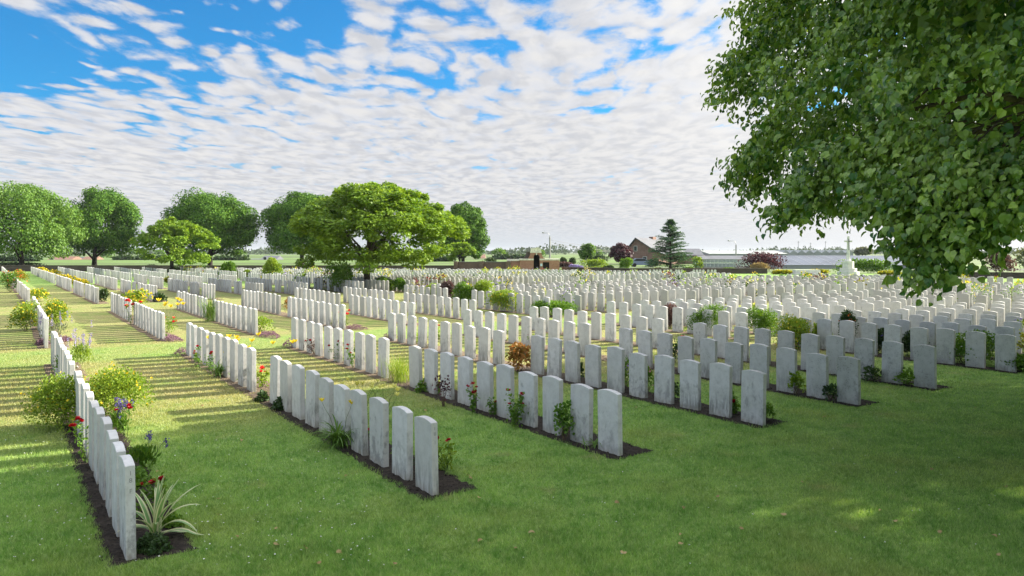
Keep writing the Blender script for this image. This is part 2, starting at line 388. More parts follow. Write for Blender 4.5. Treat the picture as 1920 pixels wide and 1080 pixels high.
M = dict(
    stone=stone_mat('portland_stone', True), stone_far=stone_mat('portland_stone_weathered', False), lawn=lawn_mat(), blade=blade_mat(), soil=soil_mat(),
    engraved=plain('engraved_shadow_line', (.24, .24, .24), .9),
    lime_leaf=leafmat('lime_leaf', (.030, .115, .012), (.36, .50, .095), .30, .34, .6),
    lime_bg=leafmat('lime_leaf_far', (.028, .095, .009), (.150, .285, .028), .16, .65, .12),
    maple_leaf=leafmat('maple_leaf', (.085, .185, .012), (.32, .46, .045), .32, .5, .25),
    conifer=leafmat('conifer_needle', (.035, .10, .055), (.13, .22, .12), .2, .6, .25),
    purple=leafmat('purple_leaf', (.030, .012, .018), (.120, .040, .050), .25, .55, .25, (1.4, .8, .8)),
    dull_purple=leafmat('dull_purple_leaf', (.075, .050, .048), (.180, .120, .105), .25, .6, .2, (1.3, .9, .8)),
    grey_leaf=leafmat('grey_green_leaf', (.10, .12, .075), (.22, .24, .16), .25, .6, .2),
    bush=leafmat('bush_leaf', (.060, .150, .016), (.180, .310, .042), .35, .5, .25),
    bright=leafmat('bright_leaf', (.13, .23, .022), (.30, .40, .055), .4, .5, .25),
    dark=leafmat('dark_leaf', (.022, .055, .014), (.060, .110, .030), .25, .5, .3),
    gold=leafmat('golden_leaf', (.15, .19, .018), (.38, .36, .04), .4, .5, .25),
    redleaf=leafmat('russet_leaf', (.15, .15, .03), (.52, .25, .085), .35, .45, .3, (1.4, .8, .5)),
    thyme=leafmat('thyme_flower', (.14, .075, .10), (.36, .21, .28), .2, .8, .1, (1, .9, 1)),
    blade_green=leafmat('strap_leaf', (.07, .16, .02), (.17, .29, .05), .35, .4, .35),
    straw=leafmat('dry_plume', (.30, .22, .10), (.48, .37, .19), .3, .7, .1, (1, 1, .8)),
    red=leafmat('red_petal', (.22, .004, .010), (.42, .010, .022), .2, .5, .25, (1.2, .8, .8)),
    brightred=leafmat('scarlet_petal', (.50, .012, .020), (.75, .045, .050), .25, .5, .2, (1.2, .8, .8)),
    orange=leafmat('orange_petal', (.65, .13, .02), (.85, .27, .06), .3, .5, .2, (1.2, .9, .6)),
    yellow=leafmat('yellow_petal', (.62, .46, .02), (.85, .70, .07), .35, .5, .2, (1.1, 1.05, .6)),
    paleyellow=leafmat('pale_yellow_petal', (.62, .60, .14), (.82, .78, .28), .35, .5, .2, (1.1, 1.05, .8)),
    lilac=leafmat('lilac_petal', (.25, .20, .42), (.46, .40, .62), .3, .6, .2, (1, 1, 1.1)),
    violet=leafmat('violet_petal', (.075, .055, .22), (.16, .12, .36), .25, .6, .2, (1, 1, 1.1)),
    pink=leafmat('pink_petal', (.50, .16, .24), (.72, .36, .42), .3, .6, .2, (1.1, 1, 1)),
    white=leafmat('white_petal', (.62, .62, .60), (.80, .80, .78), .25, .6, .2, (1, 1, 1)),
    cream=leafmat('cream_leaf_margin', (.62, .62, .36), (.76, .75, .52), .3, .45, .3, (1, 1, .8)),
    grey_green=leafmat('variegated_leaf_centre', (.16, .32, .11), (.27, .42, .20), .3, .45, .3),
    bark=plain('bark', (.075, .058, .042), .95, .4, 9, bump=.8), darkbark=plain('dark_bark', (.035, .030, .026), .95, .3, 6, bump=.6),
    stem=plain('green_stem', (.07, .12, .03), .7, .25, 30), twig=plain('brown_stem', (.10, .07, .045), .8, .25, 30),
    wall=brick_mat('dark_brick', (.060, .042, .036), (.095, .062, .050), (.10, .09, .08)),
    shadebrick=brick_mat('shaded_red_brick', (.11, .060, .045), (.16, .09, .065), (.16, .13, .11)),  # red brick darkened: the wall's shade is mixed into its colour
    redbrick=brick_mat('red_brick', (.34, .135, .085), (.42, .19, .125), (.34, .24, .18)),
    housebrick=brick_mat('house_brick', (.20, .095, .075), (.27, .135, .11), (.26, .20, .17)),
    coping=plain('weathered_coping', (.68, .63, .54), .9, .25, 4), oldstone=plain('blackened_stone', (.19, .19, .18), .9, .35, 3),
    pale=plain('pale_stone', (.60, .585, .55), .85, .12, 2.5), slate=plain('roof_slate', (.105, .11, .13), .75, .2, 1.2),
    tile=plain('clay_tile', (.20, .115, .085), .8, .25, 2), render=plain('white_render', (.72, .71, .68), .8, .06, 1), black=plain('interior_shade_black', (.012, .011, .010), .8, .1),  # near-black stands for the shade inside the gate openings
    glass=glass_mat('old_glass'), winglass=plain('window_glass', (.03, .035, .04), .12, .2, spec=.6), frame=plain('white_frame', (.62, .64, .62), .6, .08),
    greyroof=plain('greenhouse_roof', (.095, .112, .150), .7, .18, .35, spec=.15), paleroof=plain('whitewashed_glass', (.30, .32, .32), .6, .1, .3),
    concrete=plain('concrete', (.34, .33, .30), .9, .15, 4), steel=plain('galvanised_steel', (.32, .33, .34), .5, .1, metal=.6), wire=plain('cable', (.10, .10, .11), .6),
    carpaint=plain('blue_grey_car_paint', (.22, .28, .36), .25, .05, spec=.6), rubber=plain('tyre', (.02, .02, .02), .9),
    crop=plain('crop_green', (.10, .165, .038), .9, .18, .09), field=plain('field_green', (.080, .120, .036), .95, .25, .012), fartree=leafmat('far_woods', (.045, .080, .040), (.085, .125, .060), .15, .8, .1),
    asphalt=plain('asphalt', (.06, .06, .06), .9, .2, 1), sign=plain('notice_board', (.55, .68, .75), .5, .05),
)

# ------------------------------------------------------------------ ground
mb = MB(); mb.add([(-6000, -60, -.02), (6000, -60, -.02), (6000, 9000, -.02), (-6000, 9000, -.02)], [(0, 1, 2, 3)])
tag(mb.build('field', M['field']), kind='structure')
wallL0, wallL1 = A(-260, 98), A(905, 95.5)
mb = MB()
lp = [(-130, -40), (130, -40), (150, 66), A(1920, 82)[:2], A(1600, 88)[:2], A(1440, 90)[:2], A(1290, 90)[:2], A(1060, 96)[:2], wallL1[:2], wallL0[:2]]
mb.add([(p[0], p[1], 0.0) for p in lp], [list(range(len(lp)))])
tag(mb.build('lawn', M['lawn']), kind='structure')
mb = MB()
for (x0, x1, y0, y1) in ((-260, 120, 118, 150), (-170, 60, 175, 235), (-400, -40, 260, 330), (20, 140, 330, 420), (-300, 300, 480, 620)):
    mb.add([(x0, y0, -.012), (x1, y0, -.012), (x1, y1, -.012), (x0, y1, -.012)], [(0, 1, 2, 3)])
tag(mb.build('crop_field', M['crop']), kind='structure')
mb = MB(); mb.add([A(1040, 128) + (0, 0, -.01), A(2100, 99) + (0, 0, -.01), A(2100, 104) + (0, 0, -.01), A(1040, 134) + (0, 0, -.01)], [(0, 1, 2, 3)])
tag(mb.build('road', M['asphalt']), kind='structure')

# ------------------------------------------------------------------ headstones
rng = np.random.default_rng(7)
ROWS = [0.79, 3.60, 6.19, 8.98, 11.49, 13.98] + [17.35 + 1.66 * k for k in range(62)]
BLOCKS = [(6.69, .591), (13.45, .612), (22.75, .60), (29.6, .60)] + [(a, .585) for a in (40.85, 47.3, 54.7, 60.9, 68, 74.2, 80.6, 86.8, 93.2, 99.4, 106, 112.2, 118.8, 125, 131.5, 137.7)]


def drift(u, v): return u - 0.021 * max(0.0, v - 40) if u < 30 else u - 0.006 * max(0.0, v - 40)


def zlimit(px):
    xs = [-400, 0, 560, 900, 1060, 1150, 1290, 1440, 1590, 1700, 1920, 2300]; zs = [91, 89, 82, 78, 75, 71, 66, 62, 58, 56, 52, 50]
    return np.interp(px, xs, zs)


CX, CY = 0.381, 0.076


def profile(n=8, w=CX, h=.798, sag=.029):
    c = w / 2; Rr = (c * c + sag * sag) / (2 * sag); a = math.asin(c / Rr)
    pts = [(-c, -.06), (c, -.06)]
    for k in range(n + 1):
        th = a - 2 * a * k / n
        pts.append((Rr * math.sin(th), h - Rr + Rr * math.cos(th)))
    return pts


def near_stone_mesh(k):
    import bmesh
    rr = random.Random(k)
    mb = MB(); mb.prism(profile(10), 1, -CY / 2, CY / 2)
    o = mb.build('headstone_shape', M['stone']); me = o.data; bpy.data.objects.remove(o)
    bm = bmesh.new(); bm.from_mesh(me); bmesh.ops.remove_doubles(bm, verts=bm.verts, dist=1e-5)
    bmesh.ops.recalc_face_normals(bm, faces=bm.faces)
    ed = [e for e in bm.edges if len(e.link_faces) == 2 and e.calc_face_angle(0) > .5]
    bmesh.ops.bevel(bm, geom=ed, offset=.004, segments=1, affect='EDGES', profile=.5)
    bm.to_mesh(me); bm.free(); me.name = 'headstone'
    return me


STONES = []
for i, u in enumerate(ROWS):
    for bi, (v0, sp) in enumerate(BLOCKS):
        if i >= 6: v0 = v0 + 0.06 * math.sin(i * 2.1)
        for k in range(10):
            v = v0 + k * sp + rng.normal(0, .012)
            uu = drift(u, v)
            p = UV(uu + CY / 2, v + CX / 2)
            if p[1] < 4: continue
            px = 960 + F_PX * p[0] / p[1]
            if px < -260 or px > 2200 or p[1] > zlimit(px): continue
            if (i >= 6 or bi > 3) and p[1] > 24 and rng.random() < .05: continue
            STONES.append((p[1], px, i, bi, k, p))
STONES.sort(key=lambda s: s[0] + (500 if not (-12 < s[1] < 1932) else 0))
PROTO = [near_stone_mesh(0)]
ORD = ['first', 'second', 'third', 'fourth', 'fifth', 'sixth', 'seventh', 'eighth', 'ninth', 'tenth'] + ['eleventh', 'twelfth', 'thirteenth', 'fourteenth', 'fifteenth', 'sixteenth', 'seventeenth', 'eighteenth', 'nineteenth', 'twentieth'] + ['twenty-first', 'twenty-second', 'twenty-third', 'twenty-fourth', 'twenty-fifth', 'twenty-sixth', 'twenty-seventh', 'twenty-eighth', 'twenty-ninth', 'thirtieth']
NEAR = STONES[:300]; FAR = STONES[300:]
BASE_ROT = math.pi / 2 + PHI
stone_obj = {}
for (Z, px, i, bi, k, p) in NEAR:
    o = bpy.data.objects.new('headstone', PROTO[0]); sc.collection.objects.link(o)
    o.location = (p[0], p[1], rng.normal(-.004, .007))
    o.rotation_euler = (R(rng.normal(0, .75)), R(rng.normal(0, .6)), BASE_ROT + R(rng.normal(0, .7)))
    o.scale = (1 + rng.normal(0, .006), 1, 1 + rng.normal(0, .012))
    lich = float(np.clip((i - 2.2) / 3.0, 0, 1) * np.clip((20 - Z) / 6, 0, 1)) * (0.5 + .5 * rng.random())
    if i == 4 and bi == 0 and k == 0: lich = 1.0
    if i < 3: lich = .05
    o['lichen'] = lich
    wv = -.4226 * p[0] + .906 * p[1]
    look = 'lichen-spotted grey' if lich > .6 else ('weathered grey' if lich > .3 else ('shaded white' if wv < 13.3 and Z < 19 else 'sunlit white'))
    tag(o, f"{look} headstone {ORD[k]} from the near end, {ORD[i]} row from the left, {ORD[bi]} block", 'headstone', 'headstones standing in rows in the nearer plots')
    stone_obj[(i, bi, k)] = o
mb = MB(); prof = np.array(profile(4)); n = len(prof); ca, sa = math.cos(BASE_ROT), math.sin(BASE_ROT)
VT = np.zeros((2 * n, 3)); VT[:n, 0] = prof[:, 0]; VT[n:, 0] = prof[:, 0]; VT[:n, 2] = prof[:, 1]; VT[n:, 2] = prof[:, 1]; VT[:n, 1] = -CY / 2; VT[n:, 1] = CY / 2
P = np.array([s[5] for s in FAR]); nf = len(P)
ang = BASE_ROT + rng.normal(0, .02, nf); hs = 1 + rng.normal(0, .022, nf); tl = rng.normal(0, .012, (nf, 2))
V = np.repeat(VT[None], nf, 0); V[..., 2] *= hs[:, None]
V[..., 0] += tl[:, :1] * V[..., 2]; V[..., 1] += tl[:, 1:] * V[..., 2]
c, s_ = np.cos(ang)[:, None], np.sin(ang)[:, None]
W = np.stack([V[..., 0] * c - V[..., 1] * s_, V[..., 0] * s_ + V[..., 1] * c, V[..., 2]], -1) + P[:, None]
base = (np.arange(nf) * 2 * n)[:, None]
ii = np.arange(n); jj = (ii + 1) % n
Fs = np.stack([ii, jj, jj + n, ii + n], 1)
Wf = W.reshape(-1, 3)
mb.V.append(Wf); mb.n = len(Wf)
for Ft in (np.arange(n)[None], np.arange(n, 2 * n)[::-1][None], Fs[:, ::-1]):
    FF = (base[:, :, None] + Ft[None]).reshape(-1, Ft.shape[1])
    mb.L.append(FF.ravel()); mb.T.append(np.full(len(FF), FF.shape[1])); mb.M.append(np.zeros(len(FF), int))
tag(mb.build('distant_headstones', M['stone_far']), 'thousands of pale headstones massed in rows across the far plots', 'headstones', kind='stuff')
print('stones', len(NEAR), len(FAR), 'near Z max', NEAR[-1][0])


def engrave(stone, chars):
    """small letters cut one under the other into the near end face"""
    for q, ch in enumerate(chars):
        cu = bpy.data.curves.new('letter', 'FONT'); cu.body = ch; cu.size = .052; cu.align_x = 'CENTER'; cu.extrude = .0006
        tmp = bpy.data.objects.new('letter', cu); sc.collection.objects.link(tmp)
        me = bpy.data.meshes.new_from_object(tmp.evaluated_get(bpy.context.evaluated_depsgraph_get()))
        bpy.data.objects.remove(tmp)
        me.materials.clear(); me.materials.append(M['engraved'])
        o = bpy.data.objects.new('engraved_letter', me); sc.collection.objects.link(o); o.parent = stone
        o.matrix_local = Matrix(((0, 0, -1, -CX / 2 - .0004), (-1, 0, 0, -.004), (0, 1, 0, .69 - .058 * q - (.03 if q == 2 else 0)), (0, 0, 0, 1)))


engrave(stone_obj[(0, 0, 0)], '18F'); engrave(stone_obj[(1, 0, 0)], '18I')

# ------------------------------------------------------------------ soil beds
mb = MB(); BEDS = []
for i, u in enumerate(ROWS[:24]):
    for bi, (v0, sp) in enumerate(BLOCKS[:8]):
        a, b = v0 - .07, v0 + 9 * sp + CX + .12
        if i < 6 and bi in (0,): b = 13.35
        if i < 6 and bi == 2: b = 29.55
        un, uf = -.15, (.54 if i < 6 else .42)
        q = UV(u, (a + b) / 2)
        if q[1] < 3 or q[1] > 60 or abs(q[0]) > q[1] * .9 + 4: continue
        BEDS.append((u + un, u + uf, a, b))
        near = q[1] < 17
        nu, nv = (12, int((b - a) / .07)) if near else (4, 12)
        us = np.linspace(un, uf, nu); vs = np.linspace(a, b, nv)
        U, Vv = np.meshgrid(us, vs, indexing='ij')
        edge = np.minimum(np.minimum(U - un, uf - U), np.minimum(Vv - a, b - Vv)) < .02
        wob = np.where(edge, rng.normal(0, .02, U.shape), 0)
        D = np.array([drift(u, x) - u for x in vs])[None]
        uu = U + u + D + wob; vv = Vv + wob
        z = np.where(edge, .006, .006 + np.abs(rng.normal(0, .008, U.shape)) if near else .02)
        X = np.stack([uu * CP - vv * SP, uu * SP + vv * CP, z], -1).reshape(-1, 3)
        I = (np.arange(nu - 1)[:, None] * nv + np.arange(nv - 1)[None]).ravel()
        mb.add(X, np.stack([I, I + nv, I + nv + 1, I + 1], 1))
        if near:      # crumbs of earth
            nc = 500; cu_ = rng.uniform(un + .02, uf - .02, nc) + u; cv = rng.uniform(a, b, nc)
            Pc = np.stack([cu_ * CP - cv * SP, cu_ * SP + cv * CP, np.full(nc, .012)], 1)
            scatter(mb, Pc, rnd_dir(rng, nc), rnd_dir(rng, nc), rng.uniform(.012, .035, nc), (np.array([(0, -.5, 0), (.5, .3, 0), (-.5, .3, 0), (0, 0, .6)]), np.array([(0, 1, 3), (1, 2, 3), (2, 0, 3), (0, 2, 1)])))
tag(mb.build('soil', M['soil']), kind='structure')

# ------------------------------------------------------------------ grass blades of the near lawn
ng = 620000
py = Y_HOR + (640 - 0) * rng.random(ng) ** .72; py = py[(py > Y_HOR + 165)]
ng = len(py); px = rng.uniform(-90, 2010, ng)
Z = F_PX * CAM_H / (py - Y_HOR); X = (px - 960) / F_PX * Z
u = X * CP + Z * SP; v = -X * SP + Z * CP; ok = Z > 4.2
for (u0, u1, a, b) in BEDS:
    e_ = .022 + .016 * np.sin(v * 9.3 + u0) + .014 * np.sin(v * 27 + 2 * u0) + .012 * np.sin(u * 31) + .012 * rng.normal(size=ng)
    ok &= ~((u > u0 + e_) & (u < u1 - e_) & (v > a + e_) & (v < b - e_))
X, Z = X[ok], Z[ok]; ng = len(X)
hgt = rng.uniform(.016, .044, ng) * (1 + .25 * np.sin(X * 3.1) * np.sin(Z * 2.3)); wd = rng.uniform(.0018, .0036, ng) * np.clip(Z / 7, 1, 2.2)
th = rng.uniform(0, 2 * np.pi, ng); ln = rng.uniform(.15, 1.0, ng)
sx, sy = np.cos(th) * wd, np.sin(th) * wd; la = rng.uniform(0, 2 * np.pi, ng)
V = np.zeros((ng, 3, 3)); V[:, 0] = np.stack([X - sx, Z - sy, np.zeros(ng)], 1); V[:, 1] = np.stack([X + sx, Z + sy, np.zeros(ng)], 1)
V[:, 2] = np.stack([X + np.cos(la) * ln * hgt, Z + np.sin(la) * ln * hgt, hgt], 1)
mb = MB(); mb.add(V.reshape(-1, 3), np.arange(3 * ng).reshape(-1, 3))
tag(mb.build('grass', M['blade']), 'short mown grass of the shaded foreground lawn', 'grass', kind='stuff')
nd = 420; px = np.concatenate([rng.uniform(0, 700, 300), rng.uniform(300, 1900, 120)]); py = np.concatenate([rng.uniform(800, 1060, 300), rng.uniform(760, 1070, 120)])
Pd = np.array([G(a, b) for a, b in zip(px, py)]); ud = Pd[:, 0] * CP + Pd[:, 1] * SP; vd = -Pd[:, 0] * SP + Pd[:, 1] * CP
keep = np.ones(nd, bool)
for (u0, u1, a, b) in BEDS: keep &= ~((ud > u0) & (ud < u1) & (vd > a) & (vd < b))
Pd = Pd[keep]; Pd[:, 2] = .03; mb = MB()
scatter(mb, Pd, rnd_dir(rng, len(Pd)) * (1, 1, .2), np.tile((0, 0, 1.), (len(Pd), 1)), rng.uniform(.007, .014, len(Pd)), (np.array([(-.5, -.5, 0), (.5, -.5, 0), (.5, .5, .2), (-.5, .5, .2)]), np.array([(0, 1, 2, 3)])))
tag(mb.build('clover_flowers', M['white']), 'tiny white clover flowers sprinkled over the shaded lawn', 'clover', kind='stuff')


nl_ = 46; Pl = np.array([G(a, b) for a, b in zip(rng.uniform(250, 1900, nl_), rng.uniform(760, 1075, nl_))]); Pl[:, 2] = .035; mb = MB()
scatter(mb, Pl, rnd_dir(rng, nl_) * (1, 1, .15), np.array([0, 0, 1.0]) + rng.normal(0, .25, (nl_, 3)), rng.uniform(.03, .06, nl_), (LIME_V, LIME_F))
tag(mb.build('fallen_leaves', M['straw']), 'a few dry fallen leaves scattered on the lawn', 'leaves', kind='stuff')


# ------------------------------------------------------------------ trees
def curve_pts(a, b, n=6, sag=0.0, wob=0.0, rng=rng):
    t = np.linspace(0, 1, n)[:, None]; P = np.asarray(a) * (1 - t) + np.asarray(b) * t
    P[:, 2] += sag * 4 * (t * (1 - t))[:, 0]; P[1:-1] += rng.normal(0, wob, (n - 2, 3)) if n > 2 else 0
    return P


def big_lime(label, loc, seed, sx=1.0, sz=1.0, mesh_from=None):
    root = empty('lime_tree', loc, label, 'tree', 'large lime trees over the lawn')
    root.scale = (sx, sx, sz)
    if mesh_from is not None:
        for ch in mesh_from.children:
            c = ch.copy(); sc.collection.objects.link(c); c.parent = root
        root.rotation_euler = (0, 0, R(75)); return root
    rg = np.random.default_rng(seed)
    zp = [2.3, 2.9, 3.8, 5.5, 7.5, 9.5, 11.0, 12.0, 12.4]; rp = [.80, .93, 1.0, 1.0, .95, .78, .55, .28, .05]
    RAD = 6.05
    nb = 2300
    # boughs of leaves spread over the crown's skin, a little deeper here and there
    z = rg.uniform(3.2, 12.2, nb * 3); r = np.interp(z, zp, rp); keepm = rg.random(nb * 3) < r; z = z[keepm][:nb]; nb = len(z)
    th = rg.uniform(0, 2 * np.pi, nb); lump = 1 + .05 * np.sin(th * 5 + z * 1.3) + .05 * np.sin(th * 12 - z * 2.6) + .045 * np.sin(z * 5.2 + th * 7)
    rad = RAD * np.interp(z, zp, rp) * lump - np.abs(rg.normal(0, .40, nb))
    # thinner, gappy skirt on the side that hangs over the lawn
    gap = np.sin(th * 9 + 1.0) * np.sin(z * 2.6 + th * 3)
    kill = ((gap > .3) & (z < 4.7) & (rg.random(nb) < .85)) | ((z < 4.6) & (rg.random(nb) < .25))
    P0 = np.stack([rad * np.cos(th), rad * np.sin(th), z], 1)
    away = np.cos(th - math.atan2(loc[1], loc[0]))
    kill |= (away > .30) & (z < 4.2) & (rg.random(nb) < .35)
    for (px_, Zh_, zh_, rh_) in ((1812, 6.5, 3.35, .50), (1800, 6.5, 3.75, .30), (1728, 6.8, 3.25, .34), (1640, 7.3, 3.35, .34), (1880, 6.4, 3.7, .34), (1690, 7.0, 4.1, .26), (1560, 8.0, 3.7, .26), (1592, 8.4, 2.9, .35), (1592, 11, 3.0, .45), (1592, 14.5, 3.1, .6)):
        kill |= np.linalg.norm((P0 - (A(px_, Zh_, zh_) - np.asarray(loc))) * (1, 1, .8), axis=1) < rh_ + .18
    C = P0[~kill]; th = th[~kill]; z = z[~kill]; nb = len(C)
    out = np.stack([np.cos(th), np.sin(th), np.clip((z - 5) / 8, -.2, 1)], 1)
    # a drooping bough that hangs lowest towards the view
    extra = []
    for (px, Zd, zz, nn_, spx) in ((1770, 6.6, 2.45, 11, 34), (1745, 6.6, 2.75, 11, 60), (1790, 6.7, 3.0, 12, 75), (1835, 6.7, 2.75, 9, 45), (1700, 6.8, 2.95, 6, 40), (1665, 7.2, 3.1, 7, 40), (1525, 8.0, 3.12, 9, 50), (1500, 8.2, 3.0, 5, 26), (1745, 6.8, 3.05, 8, 60), (1890, 6.5, 2.95, 7, 24), (1670, 7.2, 3.4, 10, 60)):
        for _ in range(nn_):
            q = A(px + rg.normal(0, spx * .5), Zd + rg.normal(0, .25), zz + abs(rg.normal(0, .22)))
            extra.append(q - np.asarray(loc))
    E_ = np.array(extra); C = np.concatenate([C, E_]); oe = unit(E_ * (1, 1, 0)); out = np.concatenate([out, oe]); nb = len(C)
    per = 100
    o3 = unit(out); side = unit(np.cross(o3, (0, 0, 1.0)) + 1e-6)
    droop = rg.uniform(-.75, -.15, nb)
    axis = unit(o3 * (1, 1, .3) * .5 + side * rg.normal(0, .6, (nb, 1)) + np.stack([np.zeros(nb), np.zeros(nb), droop], 1))
    s = rg.uniform(-.40, .40, (nb, per)); lat = rg.normal(0, .125, (nb, per)); dep = rg.normal(0, .085, (nb, per))
    latv = unit(np.cross(axis, o3))
    Pn = C[:, None] + axis[:, None] * s[..., None] + latv[:, None] * lat[..., None] + o3[:, None] * dep[..., None]
    Pn = Pn.reshape(-1, 3); k = len(Pn); oo = np.repeat(o3, per, 0); ax = np.repeat(axis, per, 0)
    tip = unit(np.array([0, 0, -1.0]) * rg.uniform(.4, 1.1, (k, 1)) + oo * rg.uniform(.0, .7, (k, 1)) + ax * .3 + rg.normal(0, .42, (k, 3)))
    nrm = unit(oo * .9 + np.array([0, 0, .55]) + rg.normal(0, .55, (k, 3)))
    size = rg.uniform(.036, .090, k) * rg.choice([.85, 1.0, 1.2], k)
    mb = MB(); scatter(mb, Pn, tip, nrm, size, (LIME_V, LIME_F))
    # inner foliage that closes the crown
    ni = 36000; z = rg.uniform(4.6, 11.4, ni); th = rg.uniform(0, 2 * np.pi, ni); rad = RAD * np.interp(z, zp, rp) * rg.uniform(.40, .86, ni)
    Pi = np.stack([rad * np.cos(th), rad * np.sin(th), z], 1)
    scatter(mb, Pi, rnd_dir(rg, ni) + (0, 0, -.8), rnd_dir(rg, ni) + Pi * (.12, .12, 0), rg.uniform(.14, .24, ni), (CARD_V, CARD_F))
    mb.build('crown', M['lime_leaf'], root)
    tb = MB(); tb.tube([(0, 0, -.1), (.03, .02, .8), (0, .05, 2.4), (-.05, 0, 4.5), (.05, .05, 7), (0, 0, 10.5)], [.46, .36, .31, .26, .17, .04], 14)
    for q in range(34):
        z0 = rg.uniform(2.2, 9); a = rg.uniform(0, 2 * np.pi); zt = z0 + rg.uniform(.3, 1.8) - (1.4 if z0 < 4 else 0)
        zt = max(zt, 3.9); z0 = max(z0, 3.0); rr = RAD * np.interp(zt, zp, rp) * .84
        e = np.array([rr * math.cos(a), rr * math.sin(a), zt]); pts = curve_pts((0, 0, z0), e, 8, .9, .09, rg)
        tb.tube(pts, np.linspace(.10, .012, 8), 7)
        for w_ in range(7):
            i0 = rg.integers(3, 8); e2 = pts[i0] + rg.normal(0, .34, 3) + np.array([math.cos(a) * .4, math.sin(a) * .4, -.15]); e2[2] = max(e2[2], 3.2)
            tb.tube(curve_pts(pts[i0], e2, 5, .12, .03, rg), np.linspace(.018, .004, 5), 5)
    for C_ in E_[::3]:
        a0 = C_ * (.72, .72, 1) + np.array([0, 0, .75]); tb.tube(curve_pts(a0, C_ + (0, 0, -.1), 6, .12, .03, rg), np.linspace(.016, .004, 6), 5)
    tb.build('trunk', M['bark'], root, True)
    return root


LIME_AT = (9.35, 8.6, 0)
lime = big_lime('huge lime tree leaning over the lawn, its leafy skirt hanging above the graves', LIME_AT, 3)
big_lime('tall lime tree beyond the overhanging one, shading the sixth row', (17.6, 19.0, 0), 3, .80, .98, lime)


def far_tree(name, label, base, height, width, leaf, trunk_h, seed, n=9000, card=.34, shape='round', asym=0.0, group=None, lumps=46, clear=None, bark='darkbark'):
    rg = np.random.default_rng(seed); root = empty(name, base, label, 'tree', group)
    cz0 = trunk_h if clear is None else clear; ch = height - cz0; cc = np.array([asym, 0, cz0 + ch * .48]); rx, rz = width / 2, ch / 2
    mb = MB(); d = rnd_dir(rg, lumps)
    if shape == 'round': d[:, 2] = np.where(d[:, 2] < -.75, -d[:, 2], d[:, 2])
    lr = rg.uniform(.14, .29, lumps)
    dome = np.where(d[:, 2] > 0, 1 - .16 * d[:, 2] ** 2, 1)[:, None] * (1, 1, 0) + (0, 0, 1)
    L = cc + d * dome * np.array([rx, rx, rz]) * (1 - lr[:, None] * .80) * rg.uniform(.80, 1.05, (lumps, 1))
    if shape == 'oval': L[:, :2] *= 1
    if shape == 'spread':     # flat-bottomed, tiered umbrella of sprays
        nl = lumps; a = rg.uniform(0, 2 * np.pi, nl); q = rg.random(nl) ** .55; out_ = rg.random(nl) < .6
        top = 1 - .50 * q ** 2.6; lo = .0 + .10 * (1 - q ** 2); bumps = 1 + .07 * np.sin(a * 5 + 1) * q
        zt = np.where(out_, top * rg.uniform(.86, 1.03, nl), lo + (top - lo) * rg.random(nl)); zt[:nl // 12] = top[:nl // 12] * rg.uniform(1.02, 1.10, nl // 12)
        L = np.stack([asym + q * np.cos(a) * rx * .93 * bumps, q * np.sin(a) * rx * .93 * bumps, cz0 + ch * zt * .95], 1)
        lr = rg.uniform(.12, .21, nl); lr[:nl // 12] *= .6
    per = n // len(L)
    for c_, r_ in zip(L, lr):
        rr = r_ * min(rx, rz * 1.25); dd = rnd_dir(rg, per)
        flat = .62 if shape == 'spread' else .85
        rad = rr * (1.08 - .42 * rg.random(per) ** 2.5)[:, None]
        Pn = c_ + dd * rad * np.array([1.25 if shape == 'spread' else 1, 1.25 if shape == 'spread' else 1, flat])
        outw = unit(Pn - cc)
        if shape == 'spread': tip = outw * (1, 1, .2) * .9 + np.array([0, 0, -.25]) + rg.normal(0, .4, (per, 3)); nr = np.array([0, 0, 1.0]) + dd * .5 + rg.normal(0, .35, (per, 3))
        else: tip = dd * .5 + np.array([0, 0, -.7]) + rg.normal(0, .45, (per, 3)); nr = dd * 1.3 + outw * .3 + np.array([0, 0, .2]) + rg.normal(0, .3, (per, 3))
        scatter(mb, Pn, tip, nr, card * rg.uniform(.6, 1.25, per))
    if shape != 'spread':      # inner mass
        ni = n // 8; Pi = cc + rnd_dir(rg, ni) * np.array([rx, rx, rz]) * rg.uniform(.35, .74, (ni, 1))
        scatter(mb, Pi, rnd_dir(rg, ni), rnd_dir(rg, ni), card * 1.5)
    mb.build('crown', M[leaf], root)
    tr = height * .028 + .05; tb = MB()
    tb.tube([(0, 0, -.1), (0, 0, .35), (0, .02, trunk_h * .9), (asym * .3, 0, cz0 + ch * .45)], [tr * 1.35, tr, tr * .85, tr * .3], 10)
    for q in range(14):
        e = L[rg.integers(len(L))]; z0 = trunk_h * rg.uniform(.7, 1.2) if shape == 'spread' else trunk_h + rg.uniform(-.2, ch * .3)
        tb.tube(curve_pts((asym * .05, 0, z0), e, 5, .1 * ch if shape == 'spread' else .3, .03 * ch, rg), np.linspace(tr * .42, tr * .06, 5), 6)
    tb.build('trunk', M[bark], root, True)
    return root


def ft(name, label, px, Z, top, x0, x1, leaf, clear_py, **k):
    b = A(px, Z); hgt = H(top, Z); wid = (x1 - x0) / F_PX * Z; asy = ((x0 + x1) / 2 - px) / F_PX * Z
    return far_tree(name, label, b, hgt, wid, leaf, max(.6, H(clear_py, Z)) + .5, clear=max(.3, H(clear_py, Z)), asym=asy, **k)


